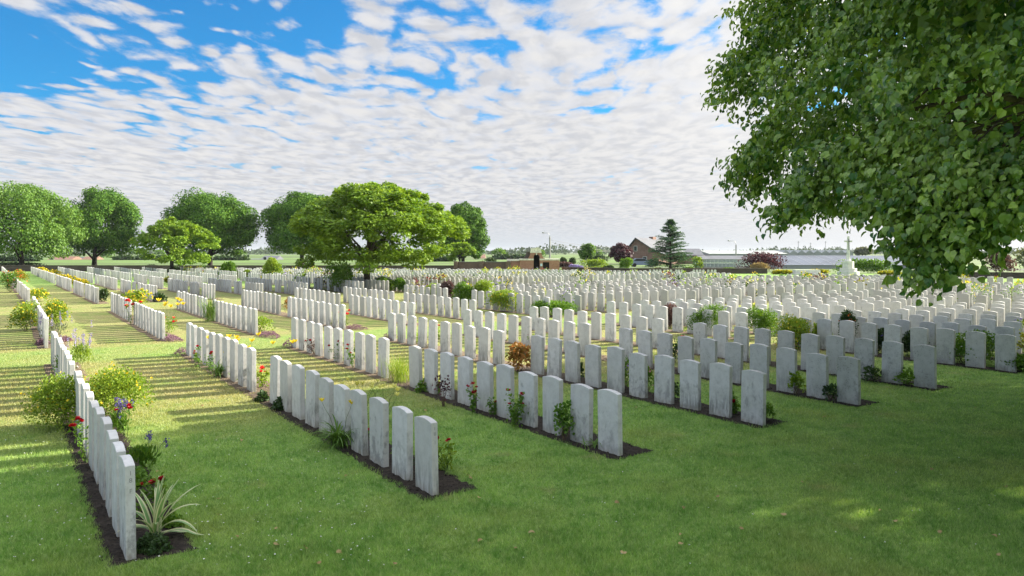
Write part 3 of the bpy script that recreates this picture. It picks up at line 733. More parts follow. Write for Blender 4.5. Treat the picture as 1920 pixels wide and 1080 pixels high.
g_l = 'round lime trees along the far wall'
ft('cherry_tree', 'broad pale green tree at the left edge, cut by the frame', 40, 104, 336, -75, 146, 'bush', 497, seed=11, n=26000, card=.30, lumps=90, group='pale spreading trees among the graves')
ft('lime_tree', 'round dark tree with stout forked trunk beside the pale tree at the edge', 177, 120, 347, 112, 264, 'lime_bg', 494, seed=12, group=g_l, n=29750, card=.30, lumps=68)
ft('lime_tree', 'broad domed lime tree behind the small pale spreading tree', 394, 120, 351, 305, 486, 'lime_bg', 491, seed=13, group=g_l, n=33250, card=.30, lumps=80)
ft('lime_tree', 'dark round lime tree half hidden by the big spreading tree', 566, 120, 354, 490, 640, 'lime_bg', 490, seed=14, group=g_l, n=28000, card=.30, lumps=68)
ft('lime_tree', 'tall narrow lime tree rising right of the big spreading tree', 868, 122, 373, 822, 917, 'lime_bg', 496, seed=15, group=g_l, n=22750, card=.30, lumps=60)
ft('cherry_tree', 'small pale spreading tree in front of the broad domed lime', 322, 82, 413, 262, 402, 'maple_leaf', 493, seed=16, n=20000, card=.26, shape='spread', lumps=130, group='pale spreading trees among the graves')
ft('cherry_tree', 'big spreading tree with ragged top and mossy trunk, amid the graves', 688, 50, 352, 548, 862, 'maple_leaf', 501, seed=17, n=78000, card=.20, shape='spread', lumps=330, group='pale spreading trees among the graves', bark='bark')
ft('cherry_tree', 'little round-headed tree tucked under the tall narrow lime', 862, 108, 453, 832, 888, 'maple_leaf', 490, seed=18, n=5000, card=.30, lumps=40, shape='spread', group='pale spreading trees among the graves')
ft('ash_tree', 'small round green tree standing behind the roadside bushes', 1102, 136, 456, 1084, 1120, 'bush', 486, seed=19, n=4000, card=.30, lumps=30)
ft('purple_tree', 'dark purple tree against the gable of the brick house', 1166, 138, 456, 1143, 1188, 'purple', 492, seed=20, n=5000, card=.32, lumps=34)
ft('ash_tree', 'pale green tree on the horizon right of the stone cross', 1617, 210, 463, 1602, 1634, 'grey_leaf', 478, seed=21, n=3000, card=.5, lumps=26)


def conifer(label, base, height, width, seed):
    rg = np.random.default_rng(seed); root = empty('conifer', base, label, 'tree'); mb = MB(); tb = MB()
    tb.tube([(0, 0, -.1), (0, 0, height * .5), (0, 0, height)], [.2, .12, .01], 8)
    for q in range(150):
        t = (q + rg.random()) / 150; z = .55 + (height - .6) * t ** .95; a = rg.uniform(0, 2 * np.pi)
        ln = (width / 2) * (1 - t) ** .82 * rg.uniform(.65, 1.1) + .12
        dirv = np.array([math.cos(a), math.sin(a), .12 + .35 * t]); e = np.array([0, 0, z]) + dirv * ln + np.array([0, 0, -.12 * ln])
        pts = curve_pts((0, 0, z), e, 6, .06 * ln, .01, rg); tb.tube(pts, np.linspace(.035, .006, 6), 5)
        k = int(40 + 70 * (1 - t)); s = rg.uniform(.15, 1.03, k); Pn = np.array([np.interp(s, np.linspace(0, 1, 6), pts[:, c]) for c in range(3)]).T
        lat = unit(np.cross(dirv, (0, 0, 1.0))); sw = rg.normal(0, 1, (k, 1)); Pn = Pn + lat * sw * .16 * ln * .5 + rg.normal(0, .05, (k, 3))
        scatter(mb, Pn, dirv * .7 + lat * np.sign(sw) * .5 + rg.normal(0, .25, (k, 3)) + (0, 0, -.15), np.array([0, 0, 1.0]) + rg.normal(0, .35, (k, 3)), rg.uniform(.14, .30, k), (LANCE_V * (1.5, 1, 1), LANCE_F))
    mb.build('crown', M['conifer'], root); tb.build('trunk', M['darkbark'], root)


conifer('blue-green conifer with drooping tiers in front of the brick house', A(1257, 90), H(412, 90), 96 / F_PX * 90, 22)


# ------------------------------------------------------------------ bushes and flowers
def blob(rg, n, w, d, h, lump=7):
    """points filling a lumpy mound, with their outward directions"""
    a = rg.uniform(0, 2 * np.pi, lump); q = np.sqrt(rg.random(lump)) * .55
    C = np.stack([q * np.cos(a) * w / 2, q * np.sin(a) * d / 2, rg.uniform(.22, .66, lump) * h], 1); C[0] = (0, 0, .55 * h)
    i = rg.integers(0, lump, n); dd = rnd_dir(rg, n); dd[:, 2] = np.where(dd[:, 2] < -.5, -dd[:, 2], dd[:, 2])
    r = rg.uniform(.5, 1.05, (n, 1)); P = C[i] + dd * r * np.array([w * .30, d * .30, h * .40])
    P[:, 2] = np.maximum(P[:, 2], .015); return P, dd


def shrub(name, label, at, w, h, leaf='bush', flower=None, nfl=0, fsize=.03, n=1400, lsize=.05, cat='shrub', group=None, seed=None, d=None, T=(CARD_V, CARD_F), up=.35, stems=True):
    rg = np.random.default_rng(seed if seed is not None else int(abs(at[0] * 131 + at[1] * 977)))
    root = empty(name, at, label, cat, group, rg.uniform(0, 6)); d = w if d is None else d
    if d != w: root.rotation_euler = (0, 0, 0)
    P, dd = blob(rg, n, w, d, h); mb = MB()
    scatter(mb, P, dd * .6 + np.array([0, 0, up]) + rg.normal(0, .45, (n, 3)), dd * .5 + np.array([0, 0, .7]) + rg.normal(0, .45, (n, 3)), lsize * rg.uniform(.6, 1.3, n), T)
    mb.build('foliage', M[leaf], root)
    if stems:
        sb = MB()
        for k in range(9):
            e = P[rg.integers(n)] * .9; sb.tube(curve_pts((rg.normal(0, w * .05), rg.normal(0, w * .05), -.02), e, 4, .02, .01, rg), np.linspace(.006, .002, 4) * max(1, h), 5)
        sb.build('stems', M['twig'], root)
    if flower:
        fb = MB(); idx = rg.choice(n, nfl, replace=nfl > n); Pf = P[idx] + dd[idx] * .03 + np.array([0, 0, .02])
        for k in range(3): scatter(fb, Pf, rnd_dir(rg, nfl) + dd[idx] * .4, dd[idx] + np.array([0, 0, .5]) + rg.normal(0, .3, (nfl, 3)), fsize * rg.uniform(.7, 1.2, nfl), (PETAL_V, PETAL_F))
        o = fb.build('blossoms', M[flower], root)
        if nfl > 40: o['kind'] = 'stuff'
    return root


def bloom(rg, root, p, size, m, name='bloom'):
    mb = MB(); n = 16; dd = rnd_dir(rg, n); dd[:, 2] = np.abs(dd[:, 2]) * .8 + .1
    scatter(mb, np.zeros((n, 3)) - (0, 0, size * .3), dd + rg.normal(0, .2, (n, 3)), np.array([0, 0, 1.0]) - dd * .6 + rg.normal(0, .2, (n, 3)), size * rg.uniform(.6, 1.05, n), (PETAL_V, PETAL_F))
    o = mb.build(name, M[m], root); o.location = tuple(p); return o


def rose(label, at, h, nb, col='red', w=.26, leaf='bush', size=.045, n=150, group='red rose bushes', name='rose_bush'):
    rg = np.random.default_rng(int(abs(at[0] * 733 + at[1] * 411)) + nb); root = empty(name, at, label, 'rose bush' if name == 'rose_bush' else 'flower', group)
    sb = MB(); mb = MB(); ends = []
    for k in range(max(4, nb)):
        e = np.array([rg.normal(0, w * .42), rg.normal(0, w * .3), h * rg.uniform(.6, 1.0)]); pts = curve_pts((rg.normal(0, .015), rg.normal(0, .015), -.02), e, 6, .02, .012, rg)
        sb.tube(pts, np.linspace(.005, .002, 6), 5); ends.append(e)
        m_ = n // max(4, nb); s = rg.uniform(.2, 1, m_); Pn = np.array([np.interp(s, np.linspace(0, 1, 6), pts[:, c]) for c in range(3)]).T + rg.normal(0, w * .12, (m_, 3))
        Pn[:, 2] = np.maximum(Pn[:, 2], .02); scatter(mb, Pn, rnd_dir(rg, m_) + (0, 0, -.1), rnd_dir(rg, m_) * .6 + (0, 0, .8), rg.uniform(.028, .06, m_), (LIME_V * (.8, 1, 1), LIME_F))
    sb.build('stems', M['stem'], root); mb.build('foliage', M[leaf], root)
    for k in range(nb): bloom(rg, root, ends[k] + np.array([0, 0, .015]), size * rg.uniform(.75, 1.2), col)
    return root


def strap(mb, rg, base, az, ln, wid, lift, curl, m=0, mm=None, seg=7):
    """an arching strap leaf: rises at angle lift and bends over by curl"""
    th = np.linspace(lift, lift - curl, seg); ds = ln / seg; r = np.concatenate([[0], np.cumsum(np.cos(th) * ds)]); z = np.concatenate([[0], np.cumsum(np.sin(th) * ds)])
    t = np.linspace(0, 1, seg + 1); wv = wid * np.minimum(1, .35 + 2.2 * t) * np.clip((1 - t) * 2.4, 0, 1) ** .7 + .0006
    d = np.array([math.cos(az), math.sin(az), 0]); s = np.array([-math.sin(az), math.cos(az), 0]); c = np.asarray(base) + r[:, None] * d + np.array([0, 0, 1]) * np.maximum(z, .012)[:, None]
    cols = [-.5, -.26, .26, .5] if mm is not None else [-.5, 0, .5]
    V = np.stack([c + s * (wv * q)[:, None] + np.array([0, 0, 1]) * (abs(q) * wv * .5)[:, None] for q in cols], 1); k = len(cols)
    for j in range(k - 1):
        I = np.arange(seg) * k + j; F = np.stack([I, I + 1, I + k + 1, I + k], 1)
        mb.add(V.reshape(-1, 3), F, m if (mm is None or j == 1) else mm)


def daylily(label, at, ln, nl, nfl, flower='yellow', fh=.75, spread=.3, leaf='blade_green', wid=.018, group='daylilies', name='daylily', fsize=.05):
    rg = np.random.default_rng(int(abs(at[0] * 313 + at[1] * 577)) + nl); root = empty(name, at, label, 'daylily', group); mb = MB()
    for k in range(nl): strap(mb, rg, (rg.normal(0, .05), rg.normal(0, .05), 0), rg.uniform(0, 2 * np.pi), ln * rg.uniform(.65, 1.1), wid * rg.uniform(.7, 1.2), rg.uniform(.95, 1.45), rg.uniform(.9, 2.4))
    mb.build('foliage', M[leaf], root)
    for k in range(nfl):
        e = np.array([rg.normal(0, spread), rg.normal(0, spread), fh * rg.uniform(.75, 1.05)]); sb = MB(); sb.tube(curve_pts((0, 0, 0), e, 6, .05, .01, rg), np.linspace(.004, .002, 6), 5)
        st = sb.build('flower_stalk', M['stem'], root); fb = MB(); n = 6; az = np.arange(n) * math.pi / 3
        scatter(fb, np.zeros((n, 3)), np.stack([np.cos(az), np.sin(az), np.full(n, .8)], 1), np.stack([-np.cos(az), -np.sin(az), np.ones(n)], 1), fsize * rg.uniform(.8, 1.2, n), (PETAL_V * (.7, 1.2, 1), PETAL_F))
        b = fb.build('bloom', M[flower], st); b.location = tuple(e)
    return root


def spikes(label, at, w, h, n, col='lilac', leaf='bush', nleaf=500, group='lavender and salvia plants', name='lavender_plant', cat='lavender', sr=.012):
    rg = np.random.default_rng(int(abs(at[0] * 211 + at[1] * 877)) + n); root = empty(name, at, label, cat, group)
    P, dd = blob(rg, nleaf, w, w, h * .62); mb = MB(); scatter(mb, P, dd * .3 + (0, 0, .9) + rg.normal(0, .3, (nleaf, 3)), dd + rg.normal(0, .4, (nleaf, 3)), rg.uniform(.04, .09, nleaf), (LANCE_V * (1.2, 1, 1), LANCE_F)); mb.build('foliage', M[leaf], root)
    for k in range(n):
        e = np.array([rg.normal(0, w * .3), rg.normal(0, w * .3), h * rg.uniform(.72, 1.05)]); sb = MB(); sb.tube(curve_pts((e[0] * .3, e[1] * .3, h * .1), e, 5, 0, .008, rg), .0025, 4); m_ = 34; t = rg.random(m_)
        Pn = e + np.stack([rg.normal(0, sr, m_), rg.normal(0, sr, m_), -t * h * .26], 1); sp = sb.build('stalk', M['stem'], root)
        fb = MB(); scatter(fb, Pn, rnd_dir(rg, m_) + (0, 0, .5), rnd_dir(rg, m_), rg.uniform(.012, .026, m_), (PETAL_V, PETAL_F)); fb.build('flower_spike', M[col], sp)
    return root


def mat_plant(label, at, w, d, h, leaf='thyme', n=900, group='low mats of purple thyme', name='thyme_mat', rz=None, size=.026):
    rg = np.random.default_rng(int(abs(at[0] * 419 + at[1] * 131)) + n); q = np.sqrt(rg.random(n)); a = rg.uniform(0, 2 * np.pi, n); mb = MB()
    rim = 1 + .16 * np.sin(a * 3 + at[0]) + .1 * np.sin(a * 5)
    P = np.stack([q * np.cos(a) * w / 2 * rim, q * np.sin(a) * d / 2 * rim, h * (1 - q ** 2) * rg.uniform(.25, 1.05, n) + .012], 1)
    scatter(mb, P, rnd_dir(rg, n) + (0, 0, .5), np.array([0, 0, 1.0]) + rg.normal(0, .5, (n, 3)), size * rg.uniform(.7, 1.4, n))
    o = mb.build(name, M[leaf]); o.location = tuple(at); o.rotation_euler = (0, 0, BASE_ROT if rz is None else rz); return tag(o, label, 'ground cover plant', group)


def clump(label, at, h, n, w=.25, leaf='bright', name='ornamental_grass', group=None, wid=.006):
    rg = np.random.default_rng(int(abs(at[0] * 97 + at[1] * 613)) + n); mb = MB()
    for k in range(n): strap(mb, rg, (rg.normal(0, w * .22), rg.normal(0, w * .22), 0), rg.uniform(0, 2 * np.pi), h * rg.uniform(.6, 1.15), wid, rg.uniform(1.2, 1.54), rg.uniform(.1, .9), seg=5)
    o = mb.build(name, M[leaf]); o.location = tuple(at); return tag(o, label, 'grass clump', group)


def SZ(px, at): return px * at[1] / F_PX      # photo pixels -> metres at that distance


gy, gr, gs, gt, gb = 'yellow flowering shrubs', 'red rose bushes', 'lavender and salvia plants', 'low mats of purple thyme', 'leafy green bushes'
# first row
p = G(293, 1008); root = empty('variegated_plant', p, 'striped cream and green strap-leaved plant behind the nearest headstone', 'plant'); root.scale = (1.0, 1.0, 1.12); mb = MB(); rg = np.random.default_rng(5)
for az, ln, li, cu_ in ((0.2, .52, 1.15, 1.25), (-.25, .50, .95, 1.6), (.05, .46, .55, 1.5), (1.2, .44, 1.3, .5), (2.2, .42, 1.35, .7), (2.9, .38, 1.15, 1.1), (3.6, .30, .9, 1.4), (4.4, .34, 1.2, .9), (5.2, .36, 1.1, 1.0), (5.8, .5, 1.25, .9), (.6, .5, 1.38, .5), (1.7, .45, 1.5, .25), (3.2, .42, 1.42, .5), (.35, .34, .35, .9), (4.9, .28, .8, 1.2), (6.0, .44, 1.45, .35), (.4, .56, 1.2, .8), (1.0, .5, 1.5, .3), (2.6, .46, 1.25, .8), (5.5, .5, 1.3, .6), (3.4, .4, .8, 1.3)):
    strap(mb, rg, (rg.normal(0, .02), rg.normal(0, .02), 0), az, ln, .050, li, cu_, 0, 1, 9)
mb.build('foliage', [M['grey_green'], M['cream']], root)
mat_plant('low dark green mound at the foot of the variegated plant', G(284, 1030), .36, .30, .11, 'dark', 900, 'low green mounds in the beds', 'green_mound', size=.03)
mat_plant('small green mound beside the variegated plant, near the bed edge', G(322, 985), .26, .2, .09, 'bush', 400, 'low green mounds in the beds', 'green_mound', size=.03)
rose('dark red rose behind the variegated plant, beside the second headstone', G(291, 962), .30, 3, w=.2)
spikes('green salvia with a few dark spikes between the first row and lawn', G(268, 880), .36, .40, 4, 'violet', 'bush', 380, gs, 'salvia_plant', 'salvia')
mat_plant('leafy green patch spilling onto the lawn by the dark salvia', G(252, 902), .7, .28, .12, 'bush', 520, 'low green mounds in the beds', 'green_mound', size=.045)
spikes('violet salvia with two red roses beside the large yellow shrub', G(226, 815), .30, .50, 10, 'violet', 'bush', 260, gs, 'salvia_plant', 'salvia')
rose('red rose among the violet salvia near the yellow shrub', G(236, 818), .46, 3, w=.14, n=60)
rose('dark red roses leaning out of the first row over the left-hand grass', G(160, 868), .52, 5, w=.3, n=90)
p = G(206, 800); shrub('yellow_shrub', 'large yellow shrub behind the first row, nearest of its kind', p, SZ(160, p), SZ(112, p), 'bright', 'yellow', 110, .030, 7000, .034, group=gy, seed=31)
p = G(112, 800); shrub('yellow_shrub', 'orange-budded yellow shrub spilling left of the first row', p, SZ(128, p), SZ(100, p), 'bright', 'yellow', 60, .03, 5000, .034, group=gy, seed=32)
spikes('pale lilac spikes behind the second block of the first row', G(148, 690), .55, .85, 14, 'lilac', 'bright', 420, gs)
p = G(122, 716); shrub('flowering_plant', 'small white-flowered plant at the end of the shrub gap', p, .5, .55, 'bush', 'white', 30, .025, 420, .04, 'flower', 'mixed flowers in the beds')
mat_plant('purple thyme mat left of the first row at the grass path', G(80, 646), .62, .4, .14, group=gt)
mat_plant('purple thyme mat right of the first row at the grass path', G(122, 640), .5, .35, .14, group=gt)
p = G(102, 616); shrub('yellow_shrub', 'yellow shrub behind the first row beyond the grass path', p, SZ(66, p), SZ(56, p), 'bright', 'yellow', 150, .045, 3400, .05, group=gy, seed=33)
p = G(50, 620); shrub('yellow_shrub', 'yellow shrub left of the first row beyond the grass path', p, SZ(58, p), SZ(54, p), 'bright', 'yellow', 90, .045, 2600, .05, group=gy, seed=34)
spikes('grey lavender in front of the yellow shrub beyond the path', G(104, 640), .9, .85, 14, 'lilac', 'grey_leaf', 320, gs)
p = G(72, 566); shrub('lily_clump', 'bright yellow lilies right of the far first row', p, 1.3, .7, 'bright', 'yellow', 40, .09, 500, .1, 'flower', 'yellow lilies among the far rows', seed=35)
p = G(20, 548); shrub('yellow_shrub', 'dull yellow-green shrub at the far left of the first row', p, SZ(34, p), SZ(40, p), 'bush', 'orange', 40, .07, 1100, .09, group=gy, seed=36)
p = G(38, 530); shrub('yellow_shrub', 'amber shrub beside the last stones of the first row', p, SZ(32, p), SZ(26, p), 'gold', 'orange', 40, .09, 900, .1, group=gy, seed=37)
# second row
daylily('daylily with long arching leaves before the sixth stone of the second row', G(638, 838), .58, 90, 3, 'yellow', .62, .2, wid=.02)
daylily('pale yellow daylily behind the middle of the second row', G(676, 790), .4, 26, 9, 'paleyellow', .62, .26)
daylily('pale yellow daylily nearest the end of the second row', G(722, 800), .36, 20, 5, 'paleyellow', .58, .16)
rose('red rose beside the end headstone of the second row', G(836, 882), .40, 3, w=.26, n=160, leaf='bright')
rose('red rose between the second and third stones, second row', G(741, 862), .46, 2, w=.14, n=70)
rose('red rose between the third and fourth stones, second row', G(702, 850), .30, 2, w=.12, n=60)
rose('single red rose by the fifth stone of the second row', G(626, 815), .22, 1, w=.12, n=40)
rose('red rose between the seventh and eighth stones, second row', G(573, 780), .25, 1, w=.12, n=50)
mat_plant('green tuft beside the last shaded stone of the second row', G(526, 768), .32, .22, .2, 'dark', 260, 'low green mounds in the beds', 'green_mound', size=.05)
mat_plant('leafy corner tuft at the gap in the second row', G(492, 752), .3, .2, .16, 'dark', 240, 'low green mounds in the beds', 'green_mound', size=.05)
rose('scarlet begonias in the gap of the second row', G(490, 727), .42, 5, 'brightred', .3, 'bright', .06, 180, 'scarlet begonias', 'scarlet_begonia')
daylily('daylily with green straps in the second block, second row', G(408, 706), .55, 60, 2, 'yellow', .6, .2)
daylily('yellow daylilies behind the second block of the second row', G(452, 690), .4, 24, 12, 'yellow', .62, .4, fsize=.075)
rose('red roses left of the daylily straps, second row', G(374, 690), .45, 4, w=.3, n=90)
rose('red rose low at the daylily straps, second row', G(394, 696), .40, 2, w=.14, n=50)
mat_plant('tiny purple mat at the far end of block two, second row', G(341, 664), .45, .3, .16, 'thyme', 420, gt)
mat_plant('purple thyme mat at the third block of the second row', G(322, 638), 1.05, .5, .15, group=gt)
rose('scarlet flowers by the third block end of the second row', G(312, 624), .55, 4, 'brightred', .5, 'bright', .08, 160, 'scarlet begonias', 'scarlet_begonia')
daylily('yellow lilies behind the third block, second row', G(318, 612), .5, 24, 9, 'yellow', .85, .4, fsize=.1)
rose('red roses in the gap between blocks three and four, second row', G(246, 610), .9, 4, 'brightred', .4, 'bright', .09, 120, 'scarlet begonias', 'scarlet_begonia')
p = G(255, 575); shrub('lily_clump', 'big clump of yellow lilies behind the fourth block, second row', p, SZ(52, p), SZ(30, p), 'bright', 'yellow', 70, .1, 700, .1, 'flower', 'yellow lilies among the far rows', seed=41)
p = G(196, 566); shrub('green_bush', 'dark green bush at the end of the fifth block, second row', p, SZ(18, p), SZ(24, p), 'dark', None, 0, n=700, lsize=.1, group=gb, seed=42)
for q, (px, py, ww, hh, lab) in enumerate(((150, 538, 40, 14, 'yellow lilies beyond the fifth block of the second row'), (120, 528, 34, 12, 'yellow lilies beyond the sixth block of the second row'), (95, 519, 32, 12, 'yellow lilies beyond the seventh block of the second row'), (78, 511, 26, 9, 'yellow lilies farthest along the second row'))):
    p = G(px, py); shrub('lily_clump', lab, p, SZ(ww, p), SZ(hh, p), 'gold', 'yellow', 110, .13, 500, .14, 'flower', 'yellow lilies among the far rows', seed=50 + q, stems=False)
# third row
clump('tall pale green grass clump in the gap of the third row', G(748, 717), SZ(58, G(748, 717)), 230, .5, 'bright')
p = G(832, 762); shrub('dark_leaved_plant', 'wispy dark purple-leaved plant by the third stone from the gap', p, .36, .48, 'purple', None, 0, n=120, lsize=.045, cat='plant', seed=43)
mat_plant('bright green tuft between the tenth and ninth stones, third row', G(792, 735), .26, .2, .22, 'bush', 200, 'low green mounds in the beds', 'green_mound', size=.05)
rose('red rose beside the dark purple-leaved plant, third row', G(822, 740), .24, 1, w=.1, n=40)
rose('tall red rose between the fifth and sixth stones, third row', G(886, 775), .55, 4, w=.2, n=80)
rose('leafy red rose before the third stone gap, third row', G(964, 801), .52, 6, w=.34, n=230, leaf='bush')
rose('budding rose between the fourth and fifth stones, third row', G(925, 780), .3, 1, w=.14, n=60)
p = G(1058, 828); shrub('green_plant', 'green leafy plant between the second and third stones, third row', p, .26, .5, 'bush', None, 0, n=330, lsize=.05, cat='plant', group='small green plants in the beds', seed=44)
daylily('small strappy plant beside the end headstone of the third row', G(1114, 842), .30, 16, 0, wid=.014)
rose('red rose at the middle of block two, third row', G(660, 690), .5, 3, w=.2, n=70)
rose('red rose with wiry stems in block two, third row', G(640, 680), .5, 4, w=.3, n=60)
rose('dusky shrub rose low in block two, third row', G(592, 664), .4, 2, w=.3, n=120, leaf='dull_purple')
rose('single red rose near the grass clump, third row', G(712, 704), .4, 1, w=.12, n=40)
mat_plant('small purple mat at the far end of block two, third row', G(543, 650), .55, .35, .2, 'thyme', 500, gt)
mat_plant('long purple thyme mat at block three, third row', G(505, 631), 1.35, .55, .16, group=gt, n=1300)
p = G(490, 624); shrub('green_plant', 'lime green plant behind the thyme at block three, third row', p, .7, .5, 'bright', None, 0, n=300, lsize=.07, cat='plant', group='small green plants in the beds', seed=45)
clump('green grass tuft in the gap after block three, third row', G(394, 603), 1.0, 140, .6, 'bush', wid=.012)
p = G(300, 566); shrub('green_bush', 'dark green bush beside the shaded grey block, third row', p, SZ(22, p), SZ(16, p), 'dark', None, 0, n=500, lsize=.1, group=gb, seed=46)
# fourth row
p = G(972, 697); root = shrub('red_leaved_plant', 'russet red-leaved plant in the gap of the fourth row', p, SZ(52, p), SZ(54, p), 'redleaf', None, 0, n=260, lsize=.075, cat='plant', seed=47, T=(LIME_V * (1.1, 1, 1), LIME_F))
p = G(1082, 712); shrub('green_plant', 'dark green plant between ninth and tenth stones, fourth row', p, .3, .35, 'dark', None, 0, n=180, lsize=.06, cat='plant', group='small green plants in the beds', seed=48)
p = G(1172, 730); shrub('flowering_plant', 'mauve-flowered plant beside the seventh stone, fourth row', p, .34, .6, 'bush', 'lilac', 16, .03, 220, .05, 'flower', 'mixed flowers in the beds', seed=49)
p = G(1213, 735); shrub('flowering_plant', 'pink-flowered plant beside the sixth stone, fourth row', p, .32, .5, 'bush', 'pink', 12, .03, 220, .05, 'flower', 'mixed flowers in the beds', seed=51)
rose('red begonia between the end stone and second stone, fourth row', G(1382, 778), .30, 2, 'red', .22, 'bush', .055, 150, 'scarlet begonias', 'scarlet_begonia')
p = G(1432, 790); shrub('green_plant', 'low green plant behind the end headstone of the fourth row', p, .4, .26, 'bush', None, 0, n=220, lsize=.05, cat='plant', group='small green plants in the beds', seed=52)
p = G(1262, 750); shrub('green_plant', 'dark low plant between the fourth and fifth stones, fourth row', p, .3, .3, 'dark', None, 0, n=160, lsize=.05, cat='plant', group='small green plants in the beds', seed=53)
for q, (px, py, lab) in enumerate(((1010, 652, 'fifth'), (918, 672, 'fourth'), (830, 640, 'third'), (790, 650, 'first'))):
    rose(f'pale-leaved rose at the {lab} shrub place of block two, fourth row', G(px - 8, py - 4), .42, 2, 'pink' if q % 2 else 'red', .3, 'bright', .05, 110, 'pale roses in the fourth row')
mat_plant('small purple mat at the far end of block two, fourth row', G(726, 638), .55, .35, .18, 'thyme', 450, gt)
mat_plant('purple thyme mat at block three, fourth row', G(668, 617), 1.1, .5, .15, group=gt)
rose('red rose at the end of block three, fourth row', G(648, 610), .6, 4, 'brightred', .4, 'bright', .07, 100, 'scarlet begonias', 'scarlet_begonia')
p = G(545, 592); shrub('red_leaved_plant', 'reddish plant in the gap after block three, fourth row', p, .8, .7, 'redleaf', 'red', 8, .06, 260, .09, 'plant', seed=54)
# fifth and sixth rows
p = G(1492, 740); shrub('green_plant', 'yellow-green plant between the second and third stones, fifth row', p, .34, .4, 'bright', None, 0, n=200, lsize=.055, cat='plant', group='small green plants in the beds', seed=55)
p = G(1556, 752); shrub('green_plant', 'dark green plant beside the end stone, fifth row', p, .3, .3, 'dark', None, 0, n=180, lsize=.05, cat='plant', group='small green plants in the beds', seed=56)
p = G(1268, 662); rose('red begonia in the gap of the fifth row', p, .45, 2, 'brightred', .35, 'bush', .07, 150, 'scarlet begonias', 'scarlet_begonia')
p = G(1262, 680); shrub('green_plant', 'dark green plant by the gap of the fifth row', p, .4, .5, 'dark', None, 0, n=200, lsize=.06, cat='plant', group='small green plants in the beds', seed=57)
p = G(1640, 716); shrub('green_plant', 'sprawling green plant between the second and third stones, sixth row', p, .5, .3, 'dark', None, 0, n=220, lsize=.055, cat='plant', group='small green plants in the beds', seed=58)
p = G(1700, 722); shrub('green_plant', 'green plant beside the end stone, sixth row', p, .45, .34, 'bush', None, 0, n=220, lsize=.055, cat='plant', group='small green plants in the beds', seed=59)
mat_plant('purple thyme mat at the path end of the fifth row', G(982, 610), .6, .4, .16, group=gt)
mat_plant('purple thyme mat at the path end of the sixth row', G(1098, 600), .6, .4, .16, group=gt)
# the planted front edge of the dense plot
for q, (nm, px, py, ww, hh, leaf, fl, nf_, lab) in enumerate((
        ('purple_bush', 1257, 615, 40, 42, 'dull_purple', None, 0, 'dark wine-coloured bush left of the round green bush'),
        ('green_bush', 1328, 628, 62, 50, 'bush', None, 0, 'round bright green bush among the right-hand graves'),
        ('green_bush', 1426, 636, 52, 50, 'bush', None, 0, 'dense green bush left of the yellow flowering shrub'),
        ('yellow_shrub', 1492, 654, 70, 52, 'bright', 'yellow', 120, 'golden shrub with orange buds before the dense graves'),
        ('yellow_shrub', 1541, 652, 32, 40, 'bright', 'yellow', 50, 'smaller golden shrub right of the orange-budded one'),
        ('lily_clump', 1586, 650, 36, 56, 'dark', 'orange', 16, 'orange-red lilies beside the smaller golden shrub'),
        ('lavender_bush', 1660, 664, 42, 42, 'dark', 'violet', 24, 'dark lavender bush behind the sixth row, left one'),
        ('lavender_bush', 1710, 668, 44, 42, 'dark', 'violet', 24, 'dark lavender bush behind the sixth row, right one'),
        ('flowering_shrub', 1806, 680, 100, 50, 'bush', 'white', 50, 'spreading white-flowered shrub across the bed near the right edge'),
        ('green_bush', 1905, 696, 60, 26, 'bush', None, 0, 'low green bush cut by the right edge'),
        ('green_bush', 905, 574, 42, 44, 'bright', None, 0, 'round light green bush, right one of a pair'),
        ('green_bush', 868, 574, 40, 40, 'bush', None, 0, 'round light green bush, left one of a pair'),
        ('yellow_shrub', 944, 584, 72, 36, 'bright', 'yellow', 90, 'wide yellow and russet shrub right of the bush pair'),
        ('green_bush', 1040, 592, 76, 24, 'bush', None, 0, 'long low green bush before the centre graves'),
        ('purple_bush', 838, 566, 26, 34, 'dull_purple', None, 0, 'dark red bush left of the bush pair'),
        ('green_bush', 812, 558, 32, 22, 'bright', None, 0, 'low lime green bush left of the dark red bush'),
        ('green_bush', 750, 548, 20, 22, 'bush', None, 0, 'small green bush right of the spreading tree'),
        ('green_bush', 718, 546, 40, 24, 'bush', 'paleyellow', 12, 'green bush at the foot of the spreading tree'),
        ('green_bush', 640, 548, 52, 46, 'bush', None, 0, 'tall loose green bush left of the spreading tree'),
        ('green_bush', 510, 528, 30, 40, 'bright', None, 0, 'upright leafy young tree-like bush among far rows'),
        ('green_bush', 425, 522, 26, 26, 'bush', None, 0, 'upright green bush behind the pale far blocks'),
        ('green_bush', 570, 530, 22, 14, 'bright', None, 0, 'lime green bush behind the shaded grey stones'),
        ('green_bush', 468, 524, 18, 14, 'bright', None, 0, 'small round bright bush between far upright bushes'),
        ('yellow_shrub', 484, 527, 18, 10, 'gold', 'yellow', 30, 'small yellow shrub under the upright leafy bush'),
        ('yellow_shrub', 320, 530, 16, 10, 'gold', 'yellow', 30, 'small yellow shrub beside the small spreading tree'),
        ('grey_bush', 545, 530, 26, 14, 'grey_leaf', None, 0, 'grey-green bush between far yellow and lime bushes'),
        ('green_bush', 285, 508, 34, 10, 'dark', None, 0, 'dark low bush left of the small spreading tree trunk'),
        ('green_bush', 330, 514, 24, 12, 'dark', None, 0, 'dark low bush at the small spreading tree trunk'))):
    p = G(px, py); s_ = min(.16, max(.045, p[1] * .0021)); shrub(nm, lab, p, SZ(ww * 1.2, p), SZ(hh * 1.16, p), leaf, fl, nf_, s_ * .75, int(2200 + 30 * ww), s_, group={'green_bush': gb, 'yellow_shrub': gy}.get(nm), seed=70 + q)
